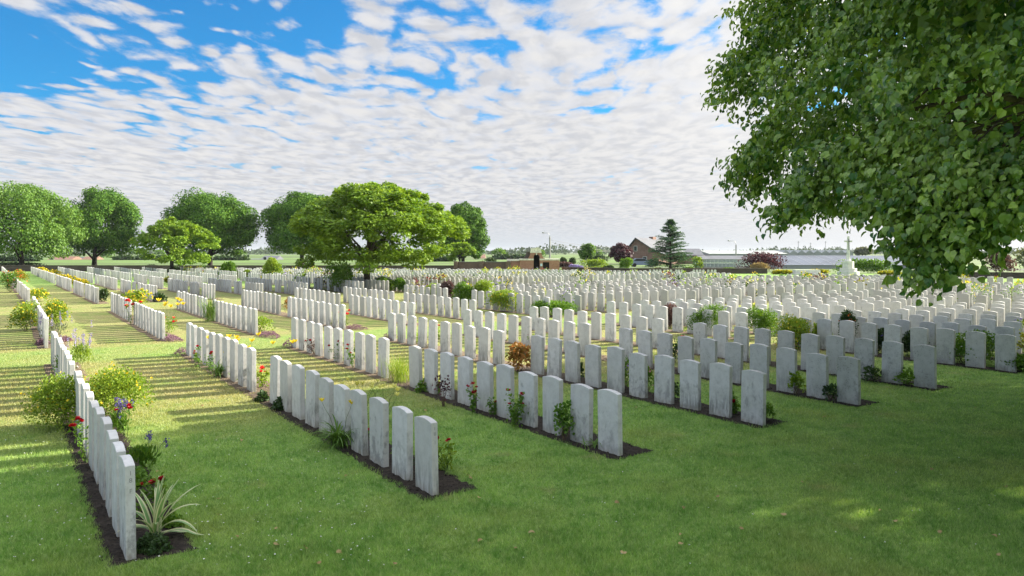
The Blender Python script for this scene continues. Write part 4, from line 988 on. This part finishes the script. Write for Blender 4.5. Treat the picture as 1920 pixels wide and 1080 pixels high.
# flowers dotted through the far plots
rg = np.random.default_rng(99); cols = ['bright', 'bush', 'gold', 'dark', 'bright', 'bush', 'dull_purple']; fls = ['yellow', 'paleyellow', None, None, 'lilac', None, 'yellow', 'red', 'paleyellow']
mbs = {}
for s in FAR:
    Z_, px_, i_, b_, k_, p_ = s
    if i_ < 6 or rg.random() > (.17 if Z_ < 60 else .15): continue
    q = p_ + UV(rg.uniform(.12, .35), rg.uniform(.2, .4)); hh = rg.choice([.35, .55, .75, .9, 1.0, 1.15], p=[.15, .2, .2, .2, .15, .1]); ww = hh * rg.uniform(.8, 1.6)
    key = cols[rg.integers(len(cols))]; n_ = 60 if Z_ > 40 else 130; P_, dd = blob(rg, n_, ww, ww, hh, 4); sz = .07 if Z_ < 40 else .13
    scatter(mbs.setdefault(key, MB()), P_ + q, dd + (0, 0, .3), dd + rg.normal(0, .5, (n_, 3)), sz * rg.uniform(.7, 1.3, n_))
    fl = fls[rg.integers(len(fls))]
    if fl: scatter(mbs.setdefault(fl, MB()), P_[:n_ // 3] + q + (0, 0, .08), dd[:n_ // 3] + (0, 0, .3), dd[:n_ // 3] + rg.normal(0, .5, (n_ // 3, 3)), sz * .9)
keys = list(mbs); allp = MB()
for mi, k in enumerate(keys):
    m_ = mbs[k]; off = allp.n; allp.V += m_.V; allp.L += [l + off for l in m_.L]; allp.T += m_.T; allp.M += [np.full(len(t), mi) for t in m_.T]; allp.n += m_.n
tag(allp.build('flower_planting', [M[k] for k in keys]), 'flowers and small shrubs scattered between the headstones of the far plots', 'flowers', kind='stuff')


rg = np.random.default_rng(17); bmb = MB(); ks = ['bush', 'bright', 'dark', 'redleaf']
for (Z_, px_, i_, b_, k_, p_) in STONES:
    if Z_ > 42 or rg.random() > (.62 if Z_ < 24 else .4): continue
    q = p_ + UV(rg.uniform(.08, .30), rg.uniform(.15, .45)); n_ = 70 if Z_ < 20 else 34; ww = rg.uniform(.14, .34); hh = rg.uniform(.06, .24) if rg.random() < .8 else .34
    P_, dd = blob(rg, n_, ww, ww, hh, 3); scatter(bmb, P_ + q, dd + (0, 0, .4) + rg.normal(0, .3, (n_, 3)), dd * .5 + (0, 0, .7) + rg.normal(0, .4, (n_, 3)), rg.uniform(.02, .05, n_) * (1 if Z_ < 20 else 1.5), (LANCE_V * (1.6, 1, 1), LANCE_F), int(rg.choice(4, p=[.45, .3, .2, .05])))
tag(bmb.build('bed_foliage', [M[k] for k in ks]), 'low leafy growth filling the soil strips between the headstones', 'ground cover', kind='stuff')


# ------------------------------------------------------------------ walls, gate, cross and stone
def wall(label, a, b, h, t=.35, m='wall', cap='coping', capt=.07, name='boundary_wall'):
    a, b = np.asarray(a, float), np.asarray(b, float); L = np.linalg.norm((b - a)[:2]); rz = math.atan2(b[1] - a[1], b[0] - a[0])
    root = empty(name, (a[0], a[1], 0), label, 'wall', None, rz); mb = MB(); mb.box((0, -t / 2, -.1), (L, t / 2, h)); mb.build('brickwork', M[m], root)
    c_ = MB(); c_.box((-.02, -t / 2 - .04, h), (L + .02, t / 2 + .04, h + capt)); c_.build('coping', M[cap], root); return root


wall('long low dark brick wall closing the far left side', A(-260, 97), A(852, 95), H(498.3, 96), m='wall', cap='wall')
wr = wall('shaded brick wall left of the arched gatehouse', A(852.6, 95), A(957, 93.4), H(491.5, 94), m='shadebrick', cap='oldstone')
for k, f in enumerate((0.02, .48, .95)):
    q = A(852.6 + (957 - 852.6) * f, 94.6 - 1.6 * f); mb = MB(); mb.box((q[0] - .25, q[1] - .35, 0), (q[0] + .25, q[1] + .3, H(490, 94))); o = mb.build('pier', M['shadebrick']); o.parent = wr; o.matrix_parent_inverse = wr.matrix_basis.inverted()
wall('low dark wall behind the row of white markers, right of centre', A(1055, 95), A(1182, 86.9), H(504.5, 86), m='wall', cap='wall')
wall('low dark wall with white markers in front, before the glasshouse', A(1183, 86.7), A(1438, 86.4), H(504, 86.6), m='wall', cap='wall')
wall('dark wall under the lime branches near the right edge', A(1700, 74), A(2250, 66), H(512.5, 70), m='wall', cap='wall')
mk_me = None
for k, px in enumerate((1219, 1226, 1232, 1238, 1246, 1252, 1258, 1268, 1273, 1279, 1301, 1307, 1313, 1319, 1328, 1335, 1341)):
    if mk_me is None:
        mb = MB(); mb.prism(profile(6, .25, .50, .03), 1, -.04, .04); t0 = mb.build('memorial_marker', M['pale']); mk_me = t0.data; o = t0
    else: o = bpy.data.objects.new('memorial_marker', mk_me); sc.collection.objects.link(o)
    o.location = tuple(A(px, 85.7)); tag(o, 'small white memorial headstone standing against the low dark wall', 'headstone', 'white markers along the dark wall')
# hedges and planting along the walls
for q, (nm, px, Zw, top, x0, x1, leaf, fl, nf_, lab, cat, dd_) in enumerate((
        ('hedge', 1640, 88, 486, 1556, 1712, 'bush', None, 0, 'clipped green hedge behind the stone cross', 'hedge', 2.0),
        ('golden_planting', 1478, 84, 508, 1448, 1492, 'gold', 'yellow', 60, 'low golden planting left of the altar stone', 'shrub', 1.2),
        ('golden_planting', 1530, 86, 506, 1510, 1556, 'gold', 'yellow', 60, 'low golden planting right behind the altar stone', 'shrub', 1.2),
        ('golden_planting', 1666, 80, 513, 1635, 1696, 'gold', 'yellow', 80, 'low golden planting right of the stone cross', 'shrub', 1.2),
        ('golden_planting', 1726, 78, 510, 1698, 1752, 'bright', None, 0, 'pale green planting right of the golden strip', 'shrub', 1.2),
        ('purple_bush', 1424, 96, 472, 1362, 1482, 'purple', None, 0, 'wide purple-leaved bush before the greenhouses', 'shrub', 4.0),
        ('plume_grass', 1418, 88, 495, 1398, 1440, 'straw', None, 0, 'pale straw plumes in front of the wide purple bush', 'grass clump', 1.5),
        ('green_bush', 1368, 89, 503, 1356, 1382, 'bush', None, 0, 'green bush by the wall under the glasshouse', 'shrub', 1.2),
        ('green_bush', 1292, 91, 503, 1280, 1302, 'bush', None, 0, 'green bush between two sets of white markers', 'shrub', 1.0),
        ('green_bush', 1234, 91, 503, 1224, 1242, 'bright', None, 0, 'yellow-green bush by the first white markers', 'shrub', .8),
        ('dark_bush', 1062, 109, 491, 1042, 1082, 'dull_purple', None, 0, 'dark reddish bush right beside the gatehouse', 'shrub', 2.2),
        ('lavender_bush', 1080, 108, 497, 1068, 1092, 'lilac', None, 0, 'mound of blue-lilac flowers right of the gatehouse', 'shrub', 1.5),
        ('green_bush', 1108, 106, 486, 1090, 1140, 'bright', None, 0, 'wide light green bush below the small round tree', 'shrub', 3.0),
        ('green_bush', 1176, 100, 484, 1160, 1190, 'bush', None, 0, 'round bright green bush before the brick gable', 'shrub', 2.2),
        ('green_bush', 1120, 104, 500, 1090, 1165, 'bright', None, 0, 'low lime green bed edge below the wide bush', 'shrub', 1.2),
        ('dark_bush', 1140, 103, 499, 1128, 1150, 'dark', None, 0, 'dark bush in the middle of the lime green bed', 'shrub', 1.4),
        ('clipped_bush', 1072, 124, 484, 1064, 1080, 'dark', None, 0, 'clipped dark ball bush, right one of two', 'shrub', 1.6),
        ('clipped_bush', 1058, 124, 484, 1051, 1066, 'dark', None, 0, 'clipped dark ball bush, left one of two', 'shrub', 1.6),
        ('hedge', 1122, 140, 478, 1082, 1148, 'dark', None, 0, 'dark hedge behind the small round tree', 'hedge', 1.8),
        ('green_bush', 1224, 120, 486, 1212, 1236, 'dark', None, 0, 'dark bush under the window of the brick house', 'shrub', 2.0),
        ('green_bush', 1308, 108, 480, 1298, 1322, 'bright', None, 0, 'bright bush between the conifer and the glasshouse', 'shrub', 2.4),
        ('ivy_bush', 907, 112.6, 491, 892, 922, 'dark', None, 0, 'dark ivy bush over the shaded brick wall', 'shrub', 1.1),
        ('green_bush', 920, 128, 483, 905, 935, 'dark', None, 0, 'dark bush behind the shaded brick wall', 'shrub', 2.5),
        ('purple_bush', 1872, 72, 466, 1848, 1905, 'dull_purple', None, 0, 'dull purple bush beneath the overhanging branches', 'shrub', 2.6),
        ('grey_bush', 1920, 74, 462, 1888, 1990, 'grey_leaf', None, 0, 'grey-green willow bush at the right edge', 'shrub', 3.6),
        ('hedge', 60, 118, 492, -60, 92, 'dark', None, 0, 'dark trimmed hedge behind the wall at far left', 'hedge', 1.4))):
    p = A((x0 + x1) / 2, Zw); shrub(nm, lab, p, (x1 - x0) / F_PX * Zw, max(.4, H(top, Zw)), leaf, fl, nf_, .14, int(900 + 16 * (x1 - x0)), .20 if nm != 'plume_grass' else .28, cat, {'green_bush': gb, 'golden_planting': 'golden planting by the cross'}.get(nm), 120 + q, dd_, (CARD_V, CARD_F) if nm != 'plume_grass' else (LANCE_V, LANCE_F), up=.35 if nm != 'plume_grass' else 1.2)

# gatehouse with arch
Zg = 93.5; s = Zg / F_PX; x = lambda px: (px - 960) * s; zz = lambda py: H(py, Zg)
root = empty('gatehouse', A(1000, Zg), 'brick gatehouse with an arched entrance and stone top in the far wall', 'gatehouse')


def gpart(mb, name, m): o = mb.build(name, M[m]); o.parent = root; o.matrix_parent_inverse = Matrix.Translation(root.location).inverted(); return o


xl, xr, xa0, xa1 = x(974.5), x(1049), x(1000.5), x(1012); za = zz(482); ra = (xa1 - xa0) / 2; xc = (xa0 + xa1) / 2; ztop = zz(474)
mb = MB()
mb.box((xl, Zg, -.1), (xa0, Zg + 2.2, zz(488))); mb.box((xa1, Zg, -.1), (x(1018), Zg + 2.2, zz(488))); mb.box((x(1030), Zg, -.1), (xr, Zg + 2.2, zz(488))); mb.box((x(1018), Zg + .002, zz(491.5)), (x(1030), Zg + 2.2, zz(488)))
mb.box((x(951), Zg + .5, -.1), (xl - .003, Zg + 1.8, zz(489.5)))
poly = [(x(990), zz(485.003))] + [(x(992), zz(482)), (x(993.5), zz(479)), (x(994.5), zz(474))] + [(x(1015), zz(474)), (x(1016.5), zz(479)), (x(1019), zz(483)), (x(1022), zz(485.003)), (xa1, zz(485.003))]
poly += [(xc + ra * math.cos(a), za + ra * math.sin(a)) for a in np.linspace(0, math.pi, 13)] + [(xa0, zz(485.003))]
mb.prism(poly, 1, Zg + .03, Zg + 2.1); gpart(mb, 'brickwork', 'redbrick')
poly = [(x(980), zz(485)), (x(984), zz(482)), (x(986.5), zz(478)), (x(987.5), zz(472)), (x(994.4), zz(472)), (x(994.4), zz(485))]
mb = MB(); mb.prism(poly, 1, Zg + .6, Zg + 2.0); gpart(mb, 'side_buttress', 'wall')
mb = MB(); mb.box((xl - .03, Zg - .04, zz(488)), (xa0, Zg + 2.24, zz(485))); mb.box((xa1, Zg - .04, zz(488)), (xr + .03, Zg + 2.24, zz(485))); mb.box((x(950.5), Zg + .4, zz(489.5)), (xl - .033, Zg + 1.9, zz(486))); gpart(mb, 'stone_band', 'coping')
mb = MB(); mb.box((x(994), Zg - .02, zz(474)), (x(1015.5), Zg + 2.15, zz(471.5))); mb.box((x(995), Zg + .03, zz(471.5)), (x(1014.5), Zg + 2.1, zz(465.2))); mb.box((x(1005), Zg - .03, zz(465.2)), (x(1011), Zg + 2, zz(464.2))); mb.box((x(1004.8), Zg - .05, zz(478)), (x(1007), Zg, zz(474.2))); gpart(mb, 'attic', 'coping')
mb = MB(); mb.box((x(986.5), Zg + .5, zz(471.9)), (x(994.8), Zg + 1.9, zz(464.5))); gpart(mb, 'blackened_block', 'oldstone')
mb = MB(); mb.box((xa0, Zg + 2.0, -.05), (xa1, Zg + 2.06, za + ra)); gpart(mb, 'passage_shade_panel', 'black')  # black panel closing the arch, painted as the shade within
mb = MB(); mb.box((x(1018), Zg + .5, -.05), (x(1030), Zg + .6, zz(491.5))); gpart(mb, 'doorway_shade_panel', 'black')  # black panel set in the opening for its shade
mb = MB(); mb.box((x(1013), Zg - .05, zz(499)), (x(1017), Zg - .01, zz(494.3))); gpart(mb, 'notice_board', 'sign')
# cross
Zc = 80.0; sc_ = Zc / F_PX; b = A(1590.5, Zc); root = empty('stone_cross', b, 'tall stone memorial cross on a stepped base before the hedge', 'memorial cross')
mb = MB()
for (w_, z0, z1) in ((2.25, 0, .42), (1.75, .42, .78)): mb.prism([(w_ / 2 * math.cos(a), w_ / 2 * math.sin(a)) for a in np.arange(8) * math.pi / 4 + math.pi / 8], 2, z0, z1)
mb.build('steps', M['pale'], root)
mb = MB(); mb.prism([(.58 * math.cos(a), .58 * math.sin(a)) for a in np.arange(8) * math.pi / 4 + math.pi / 8], 2, .78, 1.55); mb.build('plinth', M['pale'], root)
mb = MB(); mb.lathe([(.36, 1.55), (.27, 1.75), (.205, 2.0), (.17, 2.6), (.125, H(443, Zc)), (0, H(442.8, Zc))], 8); mb.build('shaft', M['pale'], root)
mb = MB(); za = H(452.5, Zc); mb.box((-.40, -.085, za - .09), (.40, .085, za + .09)); mb.build('cross_arm', M['pale'], root)
mb = MB(); mb.box((-.03, -.19, za - .95), (.03, -.155, za + .28)); mb.box((-.14, -.191, za - .02), (.14, -.156, za + .04)); mb.build('bronze_sword', M['wire'], root)
# altar stone
b = A(1512, 83); root = empty('altar_stone', b, 'long pale stone block on a step left of the stone cross', 'memorial stone'); hw = 23 / F_PX * 83
mb = MB(); mb.box((-hw, -.5, .14), (hw, .5, H(507.5, 83) + .1)); mb.build('block', M['pale'], root); mb = MB(); mb.box((-hw - .25, -.8, 0), (hw + .25, .8, .14)); mb.build('step', M['pale'], root)


# ------------------------------------------------------------------ buildings beyond the wall
def house(label, px, Z, x0, x1, eave, ridge, depth, wallm='housebrick', roofm='slate', gable=True, chim=None, wins=(), name='brick_house', base_drop=.1, cat='house', hip=0.0):
    b = A((x0 + x1) / 2, Z); root = empty(name, b, label, cat); w2 = (x1 - x0) / 2 / F_PX * Z; he, hr = H(eave, Z), H(ridge, Z); mb = MB()
    mb.box((-w2, 0, -base_drop), (w2, depth, he)); mb.build('walls', M[wallm], root)
    rb = MB()
    if gable:   # ridge runs across the picture
        o_ = .25; P_ = [(-w2 - o_, -o_, he - .1), (w2 + o_, -o_, he - .1), (w2 + o_, depth + o_, he - .1), (-w2 - o_, depth + o_, he - .1), (-w2 - o_ + hip, depth / 2, hr), (w2 + o_ - hip, depth / 2, hr)]
        rb.add(P_, [(0, 1, 5, 4), (2, 3, 4, 5)]); rb.add(P_, [(1, 2, 5), (3, 0, 4)]); rb.add(P_, [(3, 2, 1, 0)])
    rf = rb.build('roof', M[roofm], root)
    if chim is not None:
        cb = MB(); xc_ = (chim - (x0 + x1) / 2) / F_PX * Z; cb.box((xc_ - .55, depth / 2 - .35, hr - .6), (xc_ + .55, depth / 2 + .35, hr + .75)); cb.build('chimney', M[wallm], rf)
    for (wx, wy, ww, wh) in wins:
        wb = MB(); xw = (wx - (x0 + x1) / 2) / F_PX * Z; zw = H(wy, Z); wb.box((xw - ww / 2, -.06, zw - wh / 2), (xw + ww / 2, -.003, zw + wh / 2)); fr = wb.build('window', M['frame'], root)
        pb = MB(); pb.box((xw - ww / 2 + .08, -.08, zw - wh / 2 + .08), (xw + ww / 2 - .08, -.062, zw + wh / 2 - .08)); pb.build('pane', M['winglass'], fr)
    return root


# main brick house: gable to the viewer, long slate roof running back and to the right
Zh = 150.0; sh = Zh / F_PX; hb = A(1212, Zh); root = empty('brick_house', hb, 'brown brick house with steep slate roof and chimney behind the conifer', 'house', None, R(-34))
hx = lambda px: (px - 1212) * sh; hz = lambda py: H(py, Zh)
gw0, gw1 = hx(1176), hx(1237); pk = hx(1191); ez = hz(478)
rl = [(hx(1172.5), hz(467.5)), (pk, hz(446.5)), (hx(1221), hz(465)), (hx(1246), hz(477))]      # roof line, bell-cast on the right
poly = [(gw0, -.2), (gw1, -.2), (gw1, hz(474)), (rl[2][0], rl[2][1] - .12), (pk, rl[1][1] - .15), (gw0, hz(465.4))]
mb = MB(); mb.prism(poly, 1, 0, 13); mb.build('walls', M['housebrick'], root)
rb = MB()
for a_, b_ in zip(rl[:-1], rl[1:]):
    V_ = [(a_[0], -.4, a_[1]), (b_[0], -.4, b_[1]), (b_[0], 14, b_[1]), (a_[0], 14, a_[1])]; V_ += [(q[0], q[1], q[2] + .16) for q in V_]
    rb.add(V_, [(0, 1, 2, 3), (7, 6, 5, 4), (0, 4, 5, 1), (1, 5, 6, 2), (2, 6, 7, 3), (3, 7, 4, 0)])
rf = rb.build('roof', M['slate'], root); cb = MB(); cb.box((pk - .4, 7.5, hz(449)), (pk + .5, 9.3, hz(442.5))); cb.build('chimney', M['tile'], rf)
for (wx, wy, ww, wh) in ((1190, 466, .75, 1.1), (1209, 486, .9, 1.1)):
    wb = MB(); wb.box((hx(wx) - ww / 2, -.05, hz(wy) - wh / 2), (hx(wx) + ww / 2, -.003, hz(wy) + wh / 2)); fr = wb.build('window', M['frame'], root); pb = MB(); pb.box((hx(wx) - ww / 2 + .07, -.07, hz(wy) - wh / 2 + .07), (hx(wx) + ww / 2 - .07, -.052, hz(wy) + wh / 2 - .07)); pb.build('pane', M['winglass'], fr)
house('low brick annexe with grey roof right of the conifer', 1290, 158, 1240, 1318, 478, 466, 8, chim=None, name='brick_annexe')
house('small house with orange tiled roof beside the glasshouse', 1310, 190, 1302, 1320, 479, 475, 7, roofm='tile', name='tiled_house')
# glasshouse
Zq = 108.0; sq = Zq / F_PX; root = empty('glasshouse', A(1359, Zq), 'old glasshouse with glazed walls and grey roof beside the purple bush', 'glasshouse'); gx = lambda px: (px - 1359) * sq; gz = lambda py: H(py, Zq)
x0, x1, he, hr = gx(1317), gx(1405), gz(486), gz(479.5)
mb = MB(); mb.box((x0, 0, .4), (x1, .03, he)); mb.box((x0, .031, .4), (x0 + .03, 5, he)); mb.box((x1 - .03, .031, .4), (x1, 5, he)); mb.build('glazing', M['glass'], root)
mb = MB(); mb.add([(x0 - .1, -.15, he), (x1 + .1, -.15, he), (x1 + .1, 3, hr), (x0 - .1, 3, hr), (x1 + .1, 6, he), (x0 - .1, 6, he)], [(0, 1, 2, 3), (3, 2, 4, 5)]); mb.build('roof', M['slate'], root)
mb = MB(); mb.box((x0, -.06, -.1), (x1, -.02, .4)); mb.build('base_wall', M['concrete'], root)
fb = MB()
for k in range(13): q = x0 + (x1 - x0) * k / 12; fb.box((q - .03, -.05, .4), (q + .03, -.005, he))
for z_ in (.85, 1.25): fb.box((x0, -.048, z_ - .025), (x1, -.007, z_ + .025))
fb.box((x0, -.07, he - .08), (x1, -.003, he)); fb.build('glazing_bars', M['frame'], root)
mb = MB(); mb.box((x0 + .4, 2.2, 0), (x1 - .4, 3.6, .8)); mb.build('bench', M['render'], root)


def greenhouse(label, x0, x1, Z, eave, ridge, depth, bays, roofm, name='greenhouse', across=True):
    root = empty(name, A((x0 + x1) / 2, Z), label, 'greenhouse', 'greenhouses beyond the cross'); w2 = (x1 - x0) / 2 / F_PX * Z; he, hr = H(eave, Z), H(ridge, Z)
    mb = MB(); mb.box((-w2, .05, -.1), (w2, depth, he)); mb.build('walls', M['paleroof'], root); rb = MB(); fb = MB()
    if across:
        V_ = [(-w2, -.1, he), (w2, -.1, he), (w2, depth / 2, hr), (-w2, depth / 2, hr), (w2, depth, he), (-w2, depth, he)]; rb.add(V_, [(0, 1, 2, 3), (3, 2, 4, 5)]); rb.add(V_, [(1, 4, 2), (0, 3, 5)])
        for k in range(int(2 * w2 / 1.6)): q = -w2 + 1.6 * k; fb.add([(q, -.12, he + .03), (q + .05, -.12, he + .03), (q + .05, depth / 2, hr + .03), (q, depth / 2, hr + .03)], [(0, 1, 2, 3)])
    else:
        bw = 2 * w2 / bays
        for k in range(bays):
            a_ = -w2 + k * bw; V_ = [(a_, 0, he), (a_ + bw, 0, he), (a_ + bw / 2, 0, hr), (a_, depth, he), (a_ + bw, depth, he), (a_ + bw / 2, depth, hr)]; rb.add(V_, [(0, 2, 5, 3), (2, 1, 4, 5)]); rb.add(V_, [(0, 1, 2), (4, 3, 5)])
            fb.box((a_ - .08, -.08, 0), (a_ + .08, -.005, he))
    rb.build('roof', M[roofm], root); fb.build('glazing_bars', M['steel'], root)


greenhouse('long dark blue-grey greenhouse roof behind the stone cross', 1468, 1790, 112, 497, 479.5, 16, 1, 'greyroof')
greenhouse('pale greenhouse range on the skyline behind the purple bush', 1330, 1478, 190, 476, 469.5, 20, 1, 'paleroof')
greenhouse('pale greenhouse with saw-tooth gables left of the cross', 1466, 1600, 196, 474.5, 469, 30, 9, 'paleroof', across=False)
# far left houses
house('white and brown house behind the wall at left', 110, 255, 88, 112, 487, 480, 10, 'render', 'tile', wins=((97, 485, 1.6, 1.2),), name='white_house')
house('long brown brick farmhouse behind the wall at left', 120, 250, 100, 128, 489, 480.5, 10, 'housebrick', 'tile', wins=((106, 491.5, 1.6, 1.4),), name='brick_farmhouse')
house('reddish house beside the trunk of the stout dark tree', 160, 252, 148, 172, 490, 481, 9, 'housebrick', 'tile', name='reddish_house')
house('dark shed between the far farmhouses', 141, 258, 136, 150, 489, 482, 8, 'wall', 'slate', name='dark_shed', cat='shed')
house('brick barn with grey lean-to in the fields left of the spreading tree', 502, 250, 489, 516, 487, 479.5, 9, 'housebrick', 'slate', wins=((497, 485, 1.2, 1.2),), name='brick_barn', cat='barn')
house('low grey shed left of the brick barn', 474, 255, 464, 489, 489, 485, 9, 'wall', 'slate', name='grey_shed', cat='shed')
house('small far farmhouse with red roof at the shaded brick wall', 895, 300, 888, 908, 484, 477, 10, 'render', 'tile', name='red_roofed_farmhouse')


# street lamps and wires
def lamp(label, px, Z, top, armx, army, m='concrete'):
    root = empty('street_lamp', A(px, Z), label, 'street lamp', 'street lamps beyond the wall'); ht = H(top, Z); dx_ = (armx - px) / F_PX * Z; mb = MB(); mb.tube([(0, 0, -.1), (0, 0, ht)], [.17, .12], 8); mb.build('pole', M[m], root)
    ha = H(army, Z); ab = MB(); ab.tube([(0, 0, ht - .3), (-.02, 0, ht + .25), (dx_ * .25, 0, ha - .05), (dx_ * .9, 0, ha)], .045, 6); ab.build('arm', M['steel'], root)
    hb_ = MB(); hb_.tube([(dx_ * .8, 0, ha), (dx_ * 1.0, 0, ha + .05), (dx_ * 1.12, 0, ha)], [.09, .17, .07], 8); hb_.build('lamp_head', M['steel'], root); return ht


h1 = lamp('concrete street lamp with curved arm right of the gatehouse', 1031, 126, 444, 1018, 436.5)
lamp('street lamp with curved arm above the glasshouse', 1380, 150, 459, 1366, 451.5)
for k, (z_, x2, y2) in enumerate(((h1 - .5, 1192, 463), (h1 - .9, 1192, 470), (h1 - 1.2, 1192, 472))):
    a_ = A(1031, 126, z_); b_ = A(x2, 152, H(y2, 152)); mb = MB(); mb.tube(curve_pts(a_, b_, 14, -.55, 0), .022, 5)
    tag(mb.build('overhead_wire', M['wire']), f"{['topmost', 'middle', 'lowest'][k]} wire strung from the concrete lamp to the brick house", 'wire', 'overhead wires')
for k, (px, top) in enumerate(((1497, 452), (1520, 455), (1548, 452), (1480, 462))):
    p = A(px, 200); mb = MB(); mb.tube([(p[0], p[1], 0), (p[0], p[1], H(top, 200))], .07, 6); mb.tube([(p[0] - .35, p[1], H(top, 200) - .3), (p[0] + .35, p[1], H(top, 200) - .3)], .05, 5)
    tag(mb.build('utility_pole', M['steel'], loc=(p[0], p[1], 0)), 'thin pole rising above the greenhouses left of the cross', 'pole', 'thin poles over the greenhouses')
# parked car, mostly hidden by bushes
root = empty('parked_car', A(1203, 128), 'blue-grey car parked beyond the wall left of the conifer', 'car', None, 0)
mb = MB(); mb.prism([(-2.1, .3), (2.1, .3), (2.12, .75), (1.9, .9), (1.05, .98), (.45, 1.42), (-1.1, 1.45), (-1.75, 1.0), (-2.1, .92)], 1, -.85, .85); mb.build('body', M['carpaint'], root)
mb = MB(); mb.prism([(.92, 1.0), (.42, 1.37), (-1.05, 1.39), (-1.55, 1.02)], 1, -.87, -.852); mb.build('side_window', M['winglass'], root)
for wx in (-1.35, 1.35):
    for wy in (-.8, .8):
        mb = MB(); mb.tube([(wx, wy - .1, .32), (wx, wy + .1, .32)], .32, 14); mb.build('wheel', M['rubber'], root)

# ------------------------------------------------------------------ far countryside
rg = np.random.default_rng(44); mb = MB()
for k in range(900):
    Z_ = rg.uniform(800, 2300); px_ = rg.uniform(-200, 2120); hh = rg.uniform(5, 13) * (.75 + .35 * math.sin(px_ * .013)); ww = rg.uniform(25, 60); n_ = 70
    P_, dd = blob(rg, n_, ww, ww, max(4, hh), 5); P_[:, 2] *= rg.uniform(.25, 1, n_); scatter(mb, P_ + A(px_, Z_), dd, dd + rg.normal(0, .5, (n_, 3)), rg.uniform(2.0, 3.6, n_))
tag(mb.build('distant_woods', M['fartree']), 'hazy line of trees along the flat horizon', 'woods', kind='stuff')
for k, (x0, x1, Z_, top_) in enumerate(((-60, 70, 200, 480), (215, 310, 240, 482.5), (405, 462, 230, 482), (600, 700, 240, 482), (780, 850, 200, 482), (925, 985, 260, 479))):
    p = A((x0 + x1) / 2, Z_); hmb = MB(); L_ = (x1 - x0) / F_PX * Z_; n_ = 1500; hh = H(top_, Z_)
    P_ = np.stack([rg.uniform(-L_ / 2, L_ / 2, n_), rg.normal(0, 1.0, n_), hh * rg.random(n_) ** .6 * (.75 + .25 * rg.random(n_))], 1); scatter(hmb, P_, rnd_dir(rg, n_), rnd_dir(rg, n_) + (0, -.5, .6), rg.uniform(.6, 1.3, n_))
    o = hmb.build('field_hedge', M['dark']); o.location = tuple(p); tag(o, ['dark field hedge behind the pale tree at far left', 'dark field hedge between the stout tree and the small spreading tree', 'dark field hedge right of the broad domed lime', 'dark field hedge seen under the big spreading tree', 'short dark field hedge left of the tall narrow lime', 'dark field hedge beyond the shaded brick wall'][k], 'hedge', 'hedges out in the fields')
for k in range(9):
    px_ = [30, 205, 262, 300, 445, 780, 935, 1010, 1120][k]; Z_ = [300, 320, 400, 420, 330, 380, 300, 360, 420][k]; p = A(px_, Z_)
    shrub('field_bush', ['round bush in the fields behind the pale tree at far left', 'bush in the fields right of the stout dark tree', 'bush in the crops left of the small spreading tree', 'low bush behind the small spreading tree', 'bush in the fields right of the broad domed lime', 'bush in the fields under the spreading tree crown', 'bush in the fields beyond the shaded brick wall', 'dark bush in the fields behind the gatehouse', 'bush in the fields behind the small round tree'][k], p, 7, 4, 'bush', n=500, lsize=.8, seed=200 + k, group='bushes out in the fields')

# ------------------------------------------------------------------ haze in the air
hm = bpy.data.materials.new('haze'); hm.use_nodes = True; ht = NT(hm.node_tree); ht.n.remove(ht.n['Principled BSDF'])
vol = ht.node('ShaderNodeVolumePrincipled'); vol.inputs['Density'].default_value = 0.00009; vol.inputs['Color'].default_value = (.86, .92, 1.0, 1)
ht.l.new(vol.outputs[0], ht.n['Material Output'].inputs['Volume'])
mb = MB(); mb.box((-3000, -70, -1.0), (3000, 3000, 16)); tag(mb.build('haze', hm), kind='stuff')

sc.render.engine = 'CYCLES'
sc.cycles.use_denoising = True
sc.cycles.max_bounces = 8; sc.cycles.transparent_max_bounces = 12
sc.cycles.sample_clamp_indirect = 8
